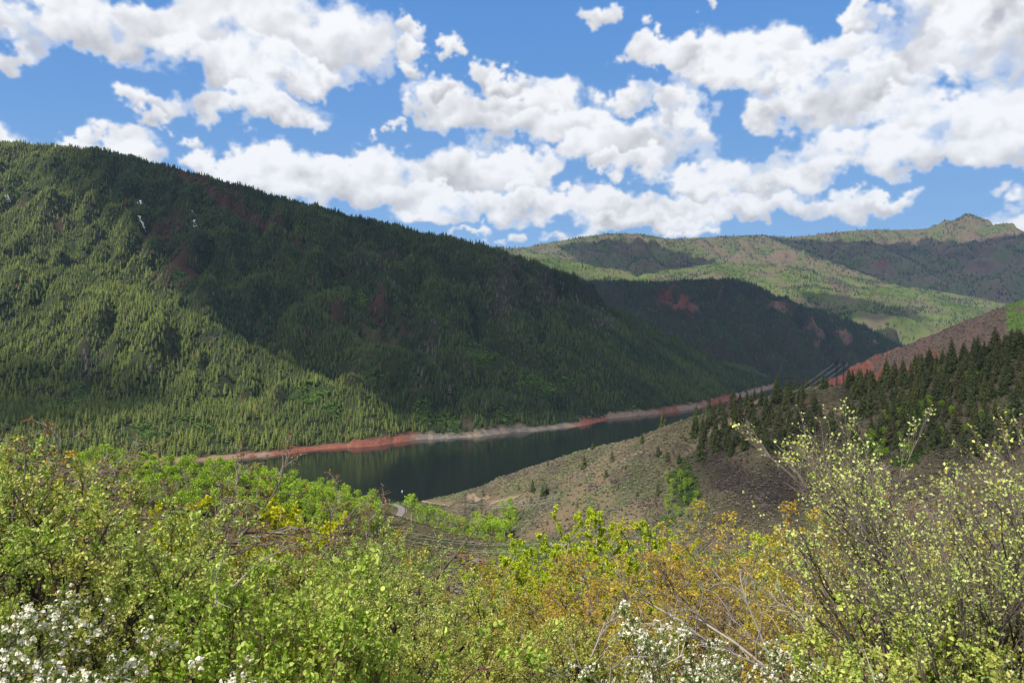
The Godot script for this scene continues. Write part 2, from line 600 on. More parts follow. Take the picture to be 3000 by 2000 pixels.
func make_land() -> void:
	# the long forested mountain across the water
	var m := Land.new(-2300, -3900, 1100, -950, 12.0)
	var skyline := ridge([[-400, 385, 2950], [0, 403, 2830], [300, 425, 2780], [600, 500, 2720], [900, 587, 2660], [1200, 657, 2600], [1430, 707, 2600], [1600, 768, 2600], [1750, 818, 2620], [1900, 880, 2640], [2050, 958, 2780], [2180, 1034, 2950], [2260, 1088, 3200], [2330, 1120, 3600]], 16.0, 0.575, 0.5)
	var spur_a := ridge([[-300, 640, 2200], [0, 735, 1980], [270, 790, 1890], [480, 865, 1780], [690, 965, 1690], [850, 1055, 1610], [1000, 1115, 1540], [1150, 1190, 1500], [1260, 1250, 1475]], 14.0, 0.5, 0.8)
	var spur_b := ridge([[-150, 480, 2560], [0, 525, 2500], [180, 612, 2400], [300, 672, 2300], [420, 752, 2180], [520, 835, 2080], [600, 905, 1980]], 12.0, 0.55, 0.75)
	var spur_c := ridge([[900, 880, 2000], [1050, 985, 1850], [1150, 1010, 1780], [1250, 1060, 1720], [1350, 1120, 1690]], 8.0, 0.6, 0.6)
	var spur_d := ridge([[1000, 730, 2480], [1100, 800, 2340], [1250, 900, 2100], [1400, 1000, 1960], [1550, 1085, 1870], [1650, 1150, 1820]], 8.0, 0.62, 0.62)
	var spur_e := ridge([[1400, 800, 2520], [1600, 940, 2320], [1750, 1040, 2210], [1850, 1115, 2140]], 8.0, 0.62, 0.62)
	var spur_f := ridge([[620, 640, 2560], [740, 760, 2360], [850, 870, 2150], [900, 960, 1980]], 8.0, 0.62, 0.62)
	spur_a.lit_tone = 4  # lighter tree tone paints sunlight onto this spur
	spur_b.lit_tone = 4
	raise(m, [skyline, spur_a, spur_b, spur_c, spur_d, spur_e, spur_f], 24.0, 1.0, -260.0, 58.0)
	# the shore line fixes where the mountain meets the water
	var shore := PackedVector2Array()
	for a in [[-900, 1395], [-300, 1390], [300, 1372], [640, 1347], [800, 1335], [920, 1318], [1000, 1312], [1100, 1306], [1225, 1286], [1300, 1285], [1400, 1279], [1500, 1266], [1570, 1262], [1700, 1247], [1800, 1224], [1950, 1210], [2050, 1193], [2180, 1160], [2280, 1130], [2310, 1117]]:
		var q := spot(a[0], a[1], 180.0 * F / (a[1] - 1000.0))
		shore.append(Vector2(q.x, q.z))
	for j in m.nz:
		for i in m.nx:
			var p := Vector2(m.x0 + i * m.step, m.z0 + j * m.step)
			var best := 1e9
			var side := 1.0
			for k in shore.size() - 1:
				var q := Geometry2D.get_closest_point_to_segment(p, shore[k], shore[k + 1])
				var d := p.distance_squared_to(q)
				if d < best:
					best = d
					side = signf((shore[k + 1] - shore[k]).cross(p - shore[k]))
			var inland := -sqrt(best) * side
			inland += 5.0 * noise_c.get_noise_2d(p.x * 3.0, p.y * 3.0)
			var k := j * m.nx + i
			if inland < 420.0:
				m.h[k] = clampf(m.h[k], LAKE + minf(inland * 0.36, 40.0 + inland * 0.1), LAKE + inland * 0.72) if inland > 0.0 else LAKE + inland * 0.4
			var soil := Color(0.045, 0.062, 0.022).lerp(Color(0.06, 0.07, 0.03), 0.5 + noise_b.get_noise_2d(p.x, p.y))
			m.cover[k] = clampf(1.0 + 0.5 * noise_a.get_noise_2d(p.x * 1.5, p.y * 1.5), 0.5, 1.0) * (1.0 - 0.75 * smoothstep(0.22, 0.4, noise_c.get_noise_2d(p.x * 2.6, p.y * 1.6)))
			if inland < 17.0:      # the drawn-down bank, bare red and buff earth
				m.cover[k] = 0.0
				var s := noise_c.get_noise_2d(p.x * 0.9 + 70.0, p.y * 0.9)
				soil = Color(0.30, 0.095, 0.062) if s < 0.12 else Color(0.42, 0.31, 0.22)
				if p.x > -180.0 and p.x < 130.0: soil = Color(0.30, 0.26, 0.22)
				soil = soil.lerp(Color(0.22, 0.15, 0.11), 0.25 + 0.5 * noise_b.get_noise_2d(p.x * 5.0, p.y * 5.0))
			m.col[k] = soil
	shore_line = shore
	lands.append(m)

	# the darker mountain behind the far arm of the water
	var n := Land.new(300, -5600, 3600, -3100, 25.0)
	raise(n, [ridge([[1500, 815, 5000], [1740, 815, 4800], [1960, 818, 4750], [2060, 814, 4750], [2150, 808, 4700], [2210, 825, 4650], [2300, 868, 4600], [2400, 905, 4550], [2500, 950, 4500], [2600, 990, 4450], [2700, 1030, 4400], [2850, 1080, 4400]], 14.0, 0.52, 0.4),
		ridge([[2150, 810, 4700], [2250, 900, 4480], [2330, 960, 4330], [2420, 1030, 4150], [2500, 1090, 3950]], 12.0, 0.6, 0.6),
		ridge([[1970, 820, 4720], [2010, 900, 4500], [2080, 985, 4250], [2200, 1060, 3950]], 12.0, 0.65, 0.65)], 34.0, 1.6, -240.0, 80.0)
	for k in n.h.size(): n.col[k] = Color(0.07, 0.062, 0.04)
	lands.append(n)

	# the sunny shelf behind it
	var s := Land.new(-600, -7400, 5000, -2900, 35.0)
	raise(s, [ridge([[1350, 705, 6400], [1480, 722, 6300], [1600, 742, 6250], [1700, 762, 6100], [1850, 800, 5900], [1980, 830, 5700]], 14.0, 0.3, 0.4),
		ridge([[2000, 778, 6700], [2130, 765, 6600], [2300, 778, 6450], [2480, 806, 6300], [2650, 834, 6200], [2800, 855, 6100], [2960, 886, 6000], [3200, 915, 5900]], 10.0, 0.30, 0.5)], 55.0, 2.4, -240.0)
	for j in s.nz:
		for i in s.nx:
			var k := j * s.nx + i
			var x := s.x0 + i * s.step
			var z := s.z0 + j * s.step
			s.h[k] -= maxf(0.0, z + 4900.0) * 0.4
			var f := clampf(0.5 + 1.3 * noise_b.get_noise_2d(x * 0.5, z * 0.5), 0.0, 1.0)
			s.col[k] = Color(0.17, 0.23, 0.06).lerp(Color(0.20, 0.17, 0.10), f)
			s.cover[k] = clampf(0.5 + 1.5 * noise_a.get_noise_2d(x * 0.7, z * 0.7 + 900.0), 0.04, 0.9)
			if noise_c.get_noise_2d(x * 0.35, z * 0.35) > 0.05: s.sort[k] = 3
	lands.append(s)

	# the far range
	var f := Land.new(-400, -10200, 5200, -6300, 40.0)
	raise(f, [ridge([[1350, 745, 9300], [1480, 728, 9200], [1560, 716, 9000], [1640, 702, 9000], [1700, 692, 9000], [1760, 684, 9000], [1830, 680, 9000], [1900, 686, 9000], [1960, 697, 9000], [2080, 692, 9000], [2150, 688, 9000], [2220, 685, 9000], [2270, 690, 9000], [2320, 694, 9000], [2400, 683, 9000], [2470, 675, 9000], [2550, 670, 9000], [2650, 670, 9000], [2720, 667, 9000], [2760, 660, 9000], [2800, 640, 9000], [2840, 622, 9000], [2875, 636, 9000], [2940, 660, 9000], [3000, 684, 9000], [3150, 740, 9000]], 10.0, 0.42, 0.4),
		ridge([[2230, 686, 9000], [2350, 728, 8300], [2450, 765, 7700], [2540, 800, 7200]], 8.0, 0.5, 0.5),
		ridge([[1830, 682, 9000], [1930, 730, 8400], [2010, 765, 7900], [2100, 790, 7400]], 8.0, 0.5, 0.5),
		ridge([[2470, 676, 9000], [2590, 720, 8300], [2680, 765, 7700], [2740, 810, 7200]], 8.0, 0.5, 0.5),
		ridge([[2840, 628, 9000], [2850, 715, 8300], [2880, 780, 7600], [2930, 840, 7000]], 8.0, 0.5, 0.5)], 75.0, 2.6, 250.0, 85.0)
	for j in f.nz:
		for i in f.nx:
			var k := j * f.nx + i
			var x := f.x0 + i * f.step
			var z := f.z0 + j * f.step
			var w := clampf(0.5 + 1.5 * noise_b.get_noise_2d(x * 0.4, z * 0.4), 0.0, 1.0)
			f.col[k] = Color(0.16, 0.185, 0.07).lerp(Color(0.22, 0.17, 0.11), w)
			f.cover[k] = clampf(0.75 + 1.3 * noise_a.get_noise_2d(x * 0.5, z * 0.5 + 300.0), 0.05, 1.0)
			if noise_c.get_noise_2d(x * 0.25, z * 0.25) > 0.18: f.sort[k] = 3
	lands.append(f)

	# red hill at the right
	var red := Land.new(500, -1900, 1400, -1100, 5.0)
	raise(red, [ridge([[2440, 1105, 1750], [2490, 1082, 1700], [2560, 1055, 1680], [2680, 1005, 1650], [2800, 945, 1620], [2920, 900, 1600], [3000, 872, 1580], [3200, 800, 1550]], 3.0, 0.5, 0.5)], 16.0, 0.5, -230.0)
	for j in red.nz:
		for i in red.nx:
			var k := j * red.nx + i
			var x := red.x0 + i * red.step
			var z := red.z0 + j * red.step
			var px := 1500.0 + x / -z * F
			red.h[k] += 5.0 * noise_b.get_noise_2d(x * 9.0, z * 9.0) * clampf((2800.0 - px) / 200.0, 0.15, 1.0)
			red.h[k] -= maxf(0.0, 705.0 + (z + 1700.0) * 0.3 - x) * 1.3
			var w := noise_c.get_noise_2d(x * 1.5, z * 1.5)
			var c := Color(0.13, 0.085, 0.075).lerp(Color(0.10, 0.085, 0.06), 0.5 + w)
			if px < 2535.0 or w > lerpf(0.0, 0.4, clampf((px - 2535.0) / 250.0, 0.0, 1.0)) and px < 2750.0: c = Color(0.19, 0.055, 0.042).lerp(Color(0.26, 0.12, 0.09), clampf(noise_b.get_noise_2d(x * 8.0, red.h[k] * 12.0) + 0.3, 0.0, 1.0))
			if px > 2950.0 and w > -0.25: c = Color(0.09, 0.15, 0.035)
			red.col[k] = c
			red.cover[k] = 0.12 + 0.2 * clampf(w * 2.0, 0.0, 1.0)
	lands.append(red)

	# the scrub hill with the firs, on the near side of the water
	var h := Land.new(-140, -1020, 640, -330, 4.0)
	raise(h, [ridge([[1225, 1466, 912], [1330, 1444, 880], [1400, 1423, 858], [1560, 1362, 805], [1700, 1316, 780], [1850, 1282, 755], [2000, 1226, 726], [2070, 1206, 720], [2150, 1182, 716], [2300, 1142, 706], [2380, 1128, 700], [2460, 1121, 695], [2530, 1118, 690], [2600, 1104, 680], [2700, 1074, 665], [2800, 1052, 650], [3050, 985, 620], [3400, 900, 590]], 1.0, 0.56, 0.5),
		ridge([[2900, 1300, 560], [2700, 1310, 590], [2500, 1335, 606], [2300, 1372, 606], [2150, 1432, 590], [2050, 1500, 572]], 0.0, 0.42, 0.5),
		ridge([[1750, 1330, 770], [1800, 1390, 720], [1830, 1460, 670], [1800, 1520, 655]], 0.0, 0.55, 0.55)], 7.0, 0.35, -230.0)
	for j in h.nz:
		for i in h.nx:
			var k := j * h.nx + i
			var x := h.x0 + i * h.step
			var z := h.z0 + j * h.step
			var w := clampf(0.5 + 1.4 * noise_c.get_noise_2d(x * 2.0, z * 2.0), 0.0, 1.0)
			h.col[k] = Color(0.12, 0.115, 0.07).lerp(Color(0.24, 0.195, 0.125), w)
	lands.append(h)

	# the slope that falls away from the camera, and the bench with the aspens
	var g := Land.new(-760, -1150, 640, 30, 5.0)
	var bench := ridge([[-500, 1345, 430], [0, 1352, 440], [300, 1362, 460], [640, 1388, 480], [850, 1418, 500], [960, 1480, 520]], 0.0, 0.28, 0.5)
	var prof := [[-30, 1.5], [0, -1.7], [15, -6.6], [40, -17.0], [100, -36.0], [200, -62.0], [350, -100.0], [500, -132.0], [650, -159.0], [750, -168.0], [850, -175.0], [900, -179.0], [950, -192.0], [1200, -215.0]]
	for j in g.nz:
		var z := g.z0 + j * g.step
		var y0 := -190.0
		for q in prof.size() - 1:
			if -z >= prof[q][0] and -z <= prof[q + 1][0]:
				y0 = lerpf(prof[q][1], prof[q + 1][1], (-z - prof[q][0]) / (prof[q + 1][0] - prof[q][0]))
		for i in g.nx:
			var x := g.x0 + i * g.step
			var k := j * g.nx + i
			var y := y0 + clampf(-z / 200.0, 0.0, 1.0) * 5.0 * noise_c.get_noise_2d(x, z)
			var tt := tent(bench, x, z)
			y = maxf(y, tt.x + 2.0 * noise_c.get_noise_2d(x * 2.0, z * 2.0))
			g.h[k] = y
			var w := clampf(0.5 + 1.3 * noise_c.get_noise_2d(x * 2.5, z * 2.5), 0.0, 1.0)
			g.col[k] = Color(0.07, 0.085, 0.03).lerp(Color(0.20, 0.15, 0.085), w)
	lands.append(g)

	# patches
	var soil_red := Color(0.10, 0.06, 0.042)
	var meadow := Color(0.085, 0.115, 0.035)
	for a in [[640, 590, 55, 60, 1], [680, 570, 40, 25, 1], [490, 690, 60, 50, 1], [520, 760, 60, 30, 1], [170, 660, 18, 45, 0], [60, 600, 40, 14, 0], [20, 540, 30, 12, 0], [1110, 990, 75, 26, 0], [1180, 975, 35, 18, 0], [980, 925, 22, 40, 1], [1110, 880, 35, 40, 1]]:
		patch(m, a[0], a[1], a[2], a[3], a[4], soil_red if a[4] or a[2] < 60 else Color(0.10, 0.085, 0.045), 0.3 if a[4] else 0.1)
	for a in [[205, 740, 25, 50], [520, 815, 22, 45], [1070, 1020, 60, 30], [215, 1185, 35, 25]]:
		patch(m, a[0], a[1], a[2], a[3], 0, meadow, 0.35)
	for a in [[1250, 1060, 40, 50], [1480, 780, 60, 60], [1600, 860, 60, 60], [1750, 930, 60, 50], [250, 1090, 40, 20], [640, 985, 40, 15], [1230, 1130, 25, 25], [1100, 760, 60, 40]]:
		patch(m, a[0], a[1], a[2], a[3], 2, Color(0.10, 0.085, 0.07), 0.8)
	for a in [[890, 1175, 55, 26], [975, 1205, 30, 14], [520, 1235, 26, 14], [590, 1260, 55, 13], [430, 1280, 45, 35], [1280, 1240, 70, 24], [1480, 1230, 30, 24], [1560, 1115, 55, 10], [1650, 1120, 35, 10], [1400, 1050, 45, 25], [215, 1185, 40, 25], [1090, 1110, 35, 15], [1600, 1140, 20, 12], [1860, 1200, 15, 10], [1060, 875, 20, 16], [520, 810, 15, 20]]:
		patch(m, a[0], a[1], a[2], a[3], 3, Color(0.08, 0.13, 0.03), 0.9)
	patch(m, 1370, 1245, 30, 30, 0, Color(0.14, 0.10, 0.075), 0.05)
	for a in [[1830, 823, 70, 10], [1930, 830, 45, 18], [1950, 880, 30, 30], [1990, 895, 40, 22], [2030, 905, 30, 14]]:
		patch(n, a[0], a[1], a[2], a[3], 0, Color(0.23, 0.085, 0.066), 0.12)
	for a in [[2110, 856, 12, 10], [2040, 900, 20, 12], [2080, 925, 10, 6], [2370, 955, 40, 12], [2400, 970, 22, 14], [2395, 1010, 14, 18], [2470, 970, 20, 25], [2560, 1000, 16, 10], [2280, 905, 40, 12]]:
		patch(n, a[0], a[1], a[2], a[3], 0, Color(0.24, 0.15, 0.12), 0.1)
	for a in [[2240, 830, 30, 10], [2380, 862, 55, 16], [2530, 897, 30, 8], [2130, 790, 80, 14], [2600, 850, 60, 14], [2800, 900, 70, 20], [2650, 950, 60, 14], [1640, 760, 60, 14]]:
		patch(s, a[0], a[1], a[2], a[3], 3, Color(0.13, 0.18, 0.04), 0.7)
	for a in [[2380, 790, 60, 14], [2450, 830, 40, 20]]:
		patch(s, a[0], a[1], a[2], a[3], 2, Color(0.17, 0.12, 0.10), 0.8)
	for a in [[2850, 690, 40, 40], [2930, 690, 40, 25], [2880, 760, 50, 25], [2760, 720, 40, 25], [2310, 750, 35, 25]]:
		patch(f, a[0], a[1], a[2], a[3], 0, Color(0.22, 0.16, 0.11), 0.12)
	patch(f, 2590, 765, 25, 14, 0, Color(0.20, 0.08, 0.07), 0.1)
	patch(f, 1800, 680, 60, 8, 3, Color(0.14, 0.18, 0.05), 0.3)
	for a in [[2200, 1190, 30, 14], [2225, 1175, 25, 8], [2405, 1210, 35, 14], [2460, 1215, 16, 12], [2300, 1235, 14, 9], [2190, 1240, 22, 12]]:
		patch(h, a[0], a[1], a[2], a[3], 0, Color(0.42, 0.32, 0.23), 0.05)
	for a in [[1700, 1450, 60, 40], [1640, 1520, 60, 30], [1560, 1560, 50, 15], [1760, 1400, 30, 40]]:
		patch(h, a[0], a[1], a[2], a[3], 0, Color(0.25, 0.19, 0.12), 0.45)
	for a in [[2150, 1400, 60, 50], [2300, 1450, 120, 60], [1700, 1320, 80, 15], [2100, 1340, 60, 30]]:
		patch(h, a[0], a[1], a[2], a[3], 2, Color(0.10, 0.08, 0.06), 1.0)
	for a in [[2010, 1440, 35, 60], [1960, 1520, 40, 20], [2560, 1310, 60, 40], [2650, 1350, 50, 40], [2330, 1350, 40, 18], [2880, 1100, 60, 20], [2700, 1210, 50, 40]]:
		patch(h, a[0], a[1], a[2], a[3], 3, Color(0.06, 0.10, 0.025), 0.9)

	var names := ["mountain", "mountain", "hill", "mountain_range", "hill", "hill", "ground"]
	var told := ["long forested mountain rising across the reservoir to the left skyline", "dark forested mountain with red cliffs behind the reservoir's far end", "sunlit green shelf of meadows and aspens behind the dark mountain", "far blue-green mountain range along the right skyline", "red rock and grey scrub hill behind the firs at the right edge", "scrub and sagebrush hill with scattered firs beside the reservoir", "brushy slope falling away from the viewpoint to the valley floor"]
	for i in lands.size():
		var o := obj(names[i], lands[i].mesh(-225.0 if i < 5 else -400.0), mats.earth)
		tag(o, told[i], "", "", "structure")


func make_clouds() -> void:
	shade_cloud([[230, 430, 2790], [700, 525, 2710], [1200, 635, 2600], [1500, 715, 2620], [1800, 815, 2640], [2060, 945, 2750], [2300, 1080, 3300], [2420, 1140, 3600], [2150, 1215, 2200], [1950, 1240, 1950], [1600, 1262, 1650], [1400, 1270, 1560], [1240, 1245, 1480], [1090, 1170, 1540], [850, 1060, 1640], [650, 955, 1730], [555, 890, 1950], [500, 800, 2150], [420, 710, 2230], [330, 640, 2320], [190, 550, 2450], [130, 480, 2640]], 4200.0, 1)
	shade_cloud([[1980, 1300, 735], [2000, 1230, 760], [2300, 1150, 770], [2700, 1050, 740], [3300, 900, 680], [3500, 1300, 480], [2900, 1500, 490], [2300, 1570, 520], [2080, 1540, 580], [1960, 1450, 640]], 4200.0, 2, true)
	shade_cloud([[-150, 1010, 1500], [110, 985, 1500], [220, 1040, 1400], [235, 1120, 1300], [130, 1190, 1220], [-150, 1220, 1180]], 4200.0, 3)
	shade_cloud([[1690, 800, 5000], [1960, 800, 4950], [2150, 795, 4900], [2330, 862, 4750], [2560, 955, 4560], [2740, 1010, 4300], [2560, 1110, 3600], [2300, 1160, 3100], [2020, 1120, 3300], [1850, 1000, 3900], [1700, 880, 4500]], 4200.0, 4)
	shade_cloud([[1620, 712, 8900], [1780, 728, 8700], [1960, 740, 8600], [2090, 770, 8200], [2080, 850, 6700], [1850, 830, 6800], [1740, 780, 7600]], 4200.0, 5)
	shade_cloud([[2260, 690, 8950], [2420, 716, 8650], [2600, 738, 8500], [2720, 720, 8650], [2800, 765, 8300], [2900, 785, 8000], [3150, 765, 8300], [3200, 860, 6800], [2960, 880, 6500], [2700, 835, 6800], [2520, 795, 7300], [2380, 750, 8000]], 4200.0, 6)
	shade_cloud([[2330, 860, 5500], [2450, 878, 5400], [2600, 915, 5250], [2740, 950, 5000], [2600, 965, 4900], [2430, 930, 5000]], 4200.0, 7)


func make_water() -> void:
	var m := StandardMaterial3D.new()
	m.resource_name = "water"
	m.albedo_color = Color(0.010, 0.014, 0.013).linear_to_srgb()
	m.roughness = 0.06
	m.normal_enabled = true
	var t := NoiseTexture2D.new()
	var nn := FastNoiseLite.new()
	nn.seed = 8
	nn.frequency = 0.05
	nn.fractal_octaves = 4
	t.noise = nn
	t.width = 512
	t.height = 512
	t.seamless = true
	t.as_normal_map = true
	t.bump_strength = 2.0
	m.normal_texture = t
	m.normal_scale = 0.11
	m.uv1_triplanar = true
	m.uv1_world_triplanar = true
	m.uv1_scale = Vector3(0.02, 0.02, 0.03)
	var p := PlaneMesh.new()
	p.size = Vector2(4200, 4000)
	var o := obj("water", p, m)
	o.position = Vector3(200, LAKE, -2700)
	tag(o, "dark reservoir water lying below the forested mountain", "", "", "structure")


# ---------------------------------------------------------------- far trees

func far_fir(seed_: int, tiers: int, sides: int) -> ArrayMesh:      # 1 m tall
	var m := Mb.new()
	var r := rand(seed_)
	for t in tiers:
		var y0 := 0.06 + 0.86 * t / tiers
		var y1 := y0 + 0.94 / tiers * 1.7
		if t == tiers - 1: y1 = 1.0
		var rad := 0.19 * (1.0 - 0.86 * t / tiers)
		var tip := Vector3(r.randf_range(-0.01, 0.01), minf(y1, 1.0), r.randf_range(-0.01, 0.01))
		var ring := PackedVector3Array()
		for s in sides:
			var a := TAU * (s + 0.5 * (t % 2)) / sides + r.randf_range(-0.2, 0.2)
			var q := rad * (r.randf_range(0.75, 1.15) if s % 2 else r.randf_range(0.45, 0.75))
			ring.append(Vector3(cos(a) * q, y0 + r.randf_range(-0.03, 0.02), sin(a) * q))
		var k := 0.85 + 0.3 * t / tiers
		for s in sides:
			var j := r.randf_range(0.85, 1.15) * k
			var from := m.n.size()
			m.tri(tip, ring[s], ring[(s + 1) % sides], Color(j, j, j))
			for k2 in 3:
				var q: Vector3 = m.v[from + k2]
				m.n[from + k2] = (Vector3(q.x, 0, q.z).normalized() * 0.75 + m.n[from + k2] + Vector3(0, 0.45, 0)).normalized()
	return m.commit()


func far_aspen(seed_: int) -> ArrayMesh:      # 1 m tall, bare white stem below a ragged round head
	var m := Mb.new()
	var r := rand(seed_)
	for s in 3:
		var a := TAU * s / 3.0
		var b := TAU * (s + 1) / 3.0
		m.tri(Vector3(cos(a), 0, sin(a)) * 0.014, Vector3(0, 0.7, 0), Vector3(cos(b), 0, sin(b)) * 0.014, Color(3.0, 1.6, 9.0))
	var lobes: Array = []
	for n in 7: lobes.append(Vector3(r.randf_range(-0.12, 0.12), r.randf_range(0.5, 0.88), r.randf_range(-0.12, 0.12)))
	for n in 150:
		var d := Vector3(r.randfn(0, 1), r.randfn(0, 1), r.randfn(0, 1)).normalized()
		var c: Vector3 = lobes[n % 7] + d * r.randf_range(0.03, 0.105)
		var u := Vector3(r.randf_range(-1, 1), r.randf_range(-1, 1), r.randf_range(-1, 1)).normalized() * r.randf_range(0.025, 0.055)
		var w := u.cross(Vector3(r.randfn(0, 1), r.randfn(0, 1), r.randfn(0, 1)).normalized())
		var j := r.randf_range(0.7, 1.25)
		m.tri(c - u, c + w, c + u, Color(j, j, j))
		m.tri(c - u, c + u * 0.8, c - w, Color(j, j, j))
	return m.commit()


func bushlet(seed_: int) -> ArrayMesh:      # a low scrub oak or sagebrush, 1 m across
	var m := Mb.new()
	var r := rand(seed_)
	for n in 26:
		var a := r.randf_range(0, TAU)
		var el := r.randf_range(0.1, 1.4)
		var d := Vector3(cos(a) * cos(el), sin(el), sin(a) * cos(el))
		var c := d * r.randf_range(0.3, 0.5)
		c.y *= 1.1
		var u := Vector3(r.randf_range(-1, 1), r.randf_range(-0.6, 0.8), r.randf_range(-1, 1)).normalized() * 0.2
		var w := u.cross(d).normalized() * 0.13
		var j := r.randf_range(0.75, 1.25)
		m.tri(c - u, c + w, c + u, Color(j, j, j))
		m.tri(c - u, c - w, c + u * 0.7, Color(j, j, j))
	return m.commit()


func multi(called: String, label: String, mesh: Mesh, material: Material, where: Array, tint: PackedColorArray) -> void:
	var mm := MultiMesh.new()
	mm.transform_format = MultiMesh.TRANSFORM_3D
	mm.use_colors = true
	mm.mesh = mesh
	mm.instance_count = where.size()
	for i in where.size():
		mm.set_instance_transform(i, where[i])
		mm.set_instance_color(i, tint[i])
	var o := MultiMeshInstance3D.new()
	o.name = numbered(called)
	o.multimesh = mm
	o.material_override = material
	add_child(o, true)
	tag(o, label, "forest" if called != "scrub" else "scrub", "", "stuff")


func forest(li: int, spacing: float, low: float, high: float, wide: float, tones: Array, s: int, told: String) -> void:
	var land: Land = lands[li]
	var r := rand(s)
	var put: Array = [[], [], [], []]
	var tint: Array = [PackedColorArray(), PackedColorArray(), PackedColorArray(), PackedColorArray()]
	var z := land.z0
	while z < land.z0 + land.step * (land.nz - 1):
		var x := land.x0
		while x < land.x0 + land.step * (land.nx - 1):
			var tx := x + r.randf_range(-0.5, 0.5) * spacing * 1.1
			var tz := z + r.randf_range(-0.5, 0.5) * spacing * 1.1
			x += spacing
			if absf(tx) > -tz * 0.70 + 60.0: continue
			var k := land.cell(tx, tz)
			if k < 0 or r.randf() > land.cover[k]: continue
			var y := land.at(tx, tz)
			if y < LAKE + 4.0: continue
			var hidden := false
			for o in lands:
				if o != land and o.at(tx, tz) > y: hidden = true
			if hidden: continue
			var kind := land.sort[k]
			var tall := lerpf(low * 0.7, high * 1.1, pow(r.randf(), 1.3)) * (1.0 + 0.6 * noise_b.get_noise_2d(tx * 3.0, tz * 3.0))
			var v := 3 if kind == 3 and r.randf() < 0.9 else r.randi_range(0, 2)
			var blend := clampf(0.5 + 0.9 * noise_a.get_noise_2d(tx, tz) + r.randf_range(-0.35, 0.35), 0.0, 1.0)
			var c: Color = (tones[0] as Color).lerp(tones[1], blend)
			if kind == 0 and li == 0 and tx < -1475.0 + (tz + 2780.0) * 0.82: kind = 4  # the painted sunlit tone spreads over the mountain left of the cloud shadow
			if kind == 4: c = Color(0.062, 0.09, 0.022).lerp(Color(0.135, 0.165, 0.034), blend)  # sunlight put into the tree colour as a lighter olive
			var bare := r.randf()
			if kind == 1 and bare < 0.4: c = Color(0.095, 0.055, 0.038)
			elif kind == 2 and bare < 0.2 or bare < 0.01: c = Color(0.13, 0.11, 0.10)
			elif bare < 0.016: c = Color(0.15, 0.07, 0.05)
			if v == 3:
				c = Color(0.10, 0.20, 0.03).lerp(Color(0.19, 0.29, 0.055), r.randf())
				tall *= 0.8
			c = c * r.randf_range(0.8, 1.2)
			c.a = 1.0
			var w := tall * wide * r.randf_range(0.65, 1.5) * (1.15 if v == 3 else 1.0)
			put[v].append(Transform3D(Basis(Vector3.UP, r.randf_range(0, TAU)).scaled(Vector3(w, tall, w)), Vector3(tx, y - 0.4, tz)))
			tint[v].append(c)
		z += spacing
	for v in 4:
		if put[v].size():
			multi("conifer_forest" if v < 3 else "aspen_grove", ("dark conifers covering " if v < 3 else "bright green aspens growing on ") + told, far_meshes[v], mats.needles if v < 3 else mats.aspen_leaf, put[v], tint[v])


var far_meshes: Array = []


func make_forests() -> void:
	far_meshes = [far_fir(1, 6, 8), far_fir(2, 5, 8), far_fir(3, 7, 7), far_aspen(4)]
	var dark := Color(0.034, 0.056, 0.022)
	var olive := Color(0.075, 0.105, 0.028)
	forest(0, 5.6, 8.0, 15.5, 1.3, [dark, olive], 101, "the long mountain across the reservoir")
	forest(1, 9.0, 13.0, 22.0, 1.0, [dark, Color(0.05, 0.07, 0.025)], 102, "the dark mountain with red cliffs")
	forest(2, 15.0, 13.0, 22.0, 1.2, [Color(0.03, 0.05, 0.02), Color(0.06, 0.085, 0.03)], 103, "the sunlit shelf")
	forest(3, 20.0, 14.0, 24.0, 1.4, [Color(0.028, 0.047, 0.02), Color(0.06, 0.085, 0.032)], 104, "the far mountain range")


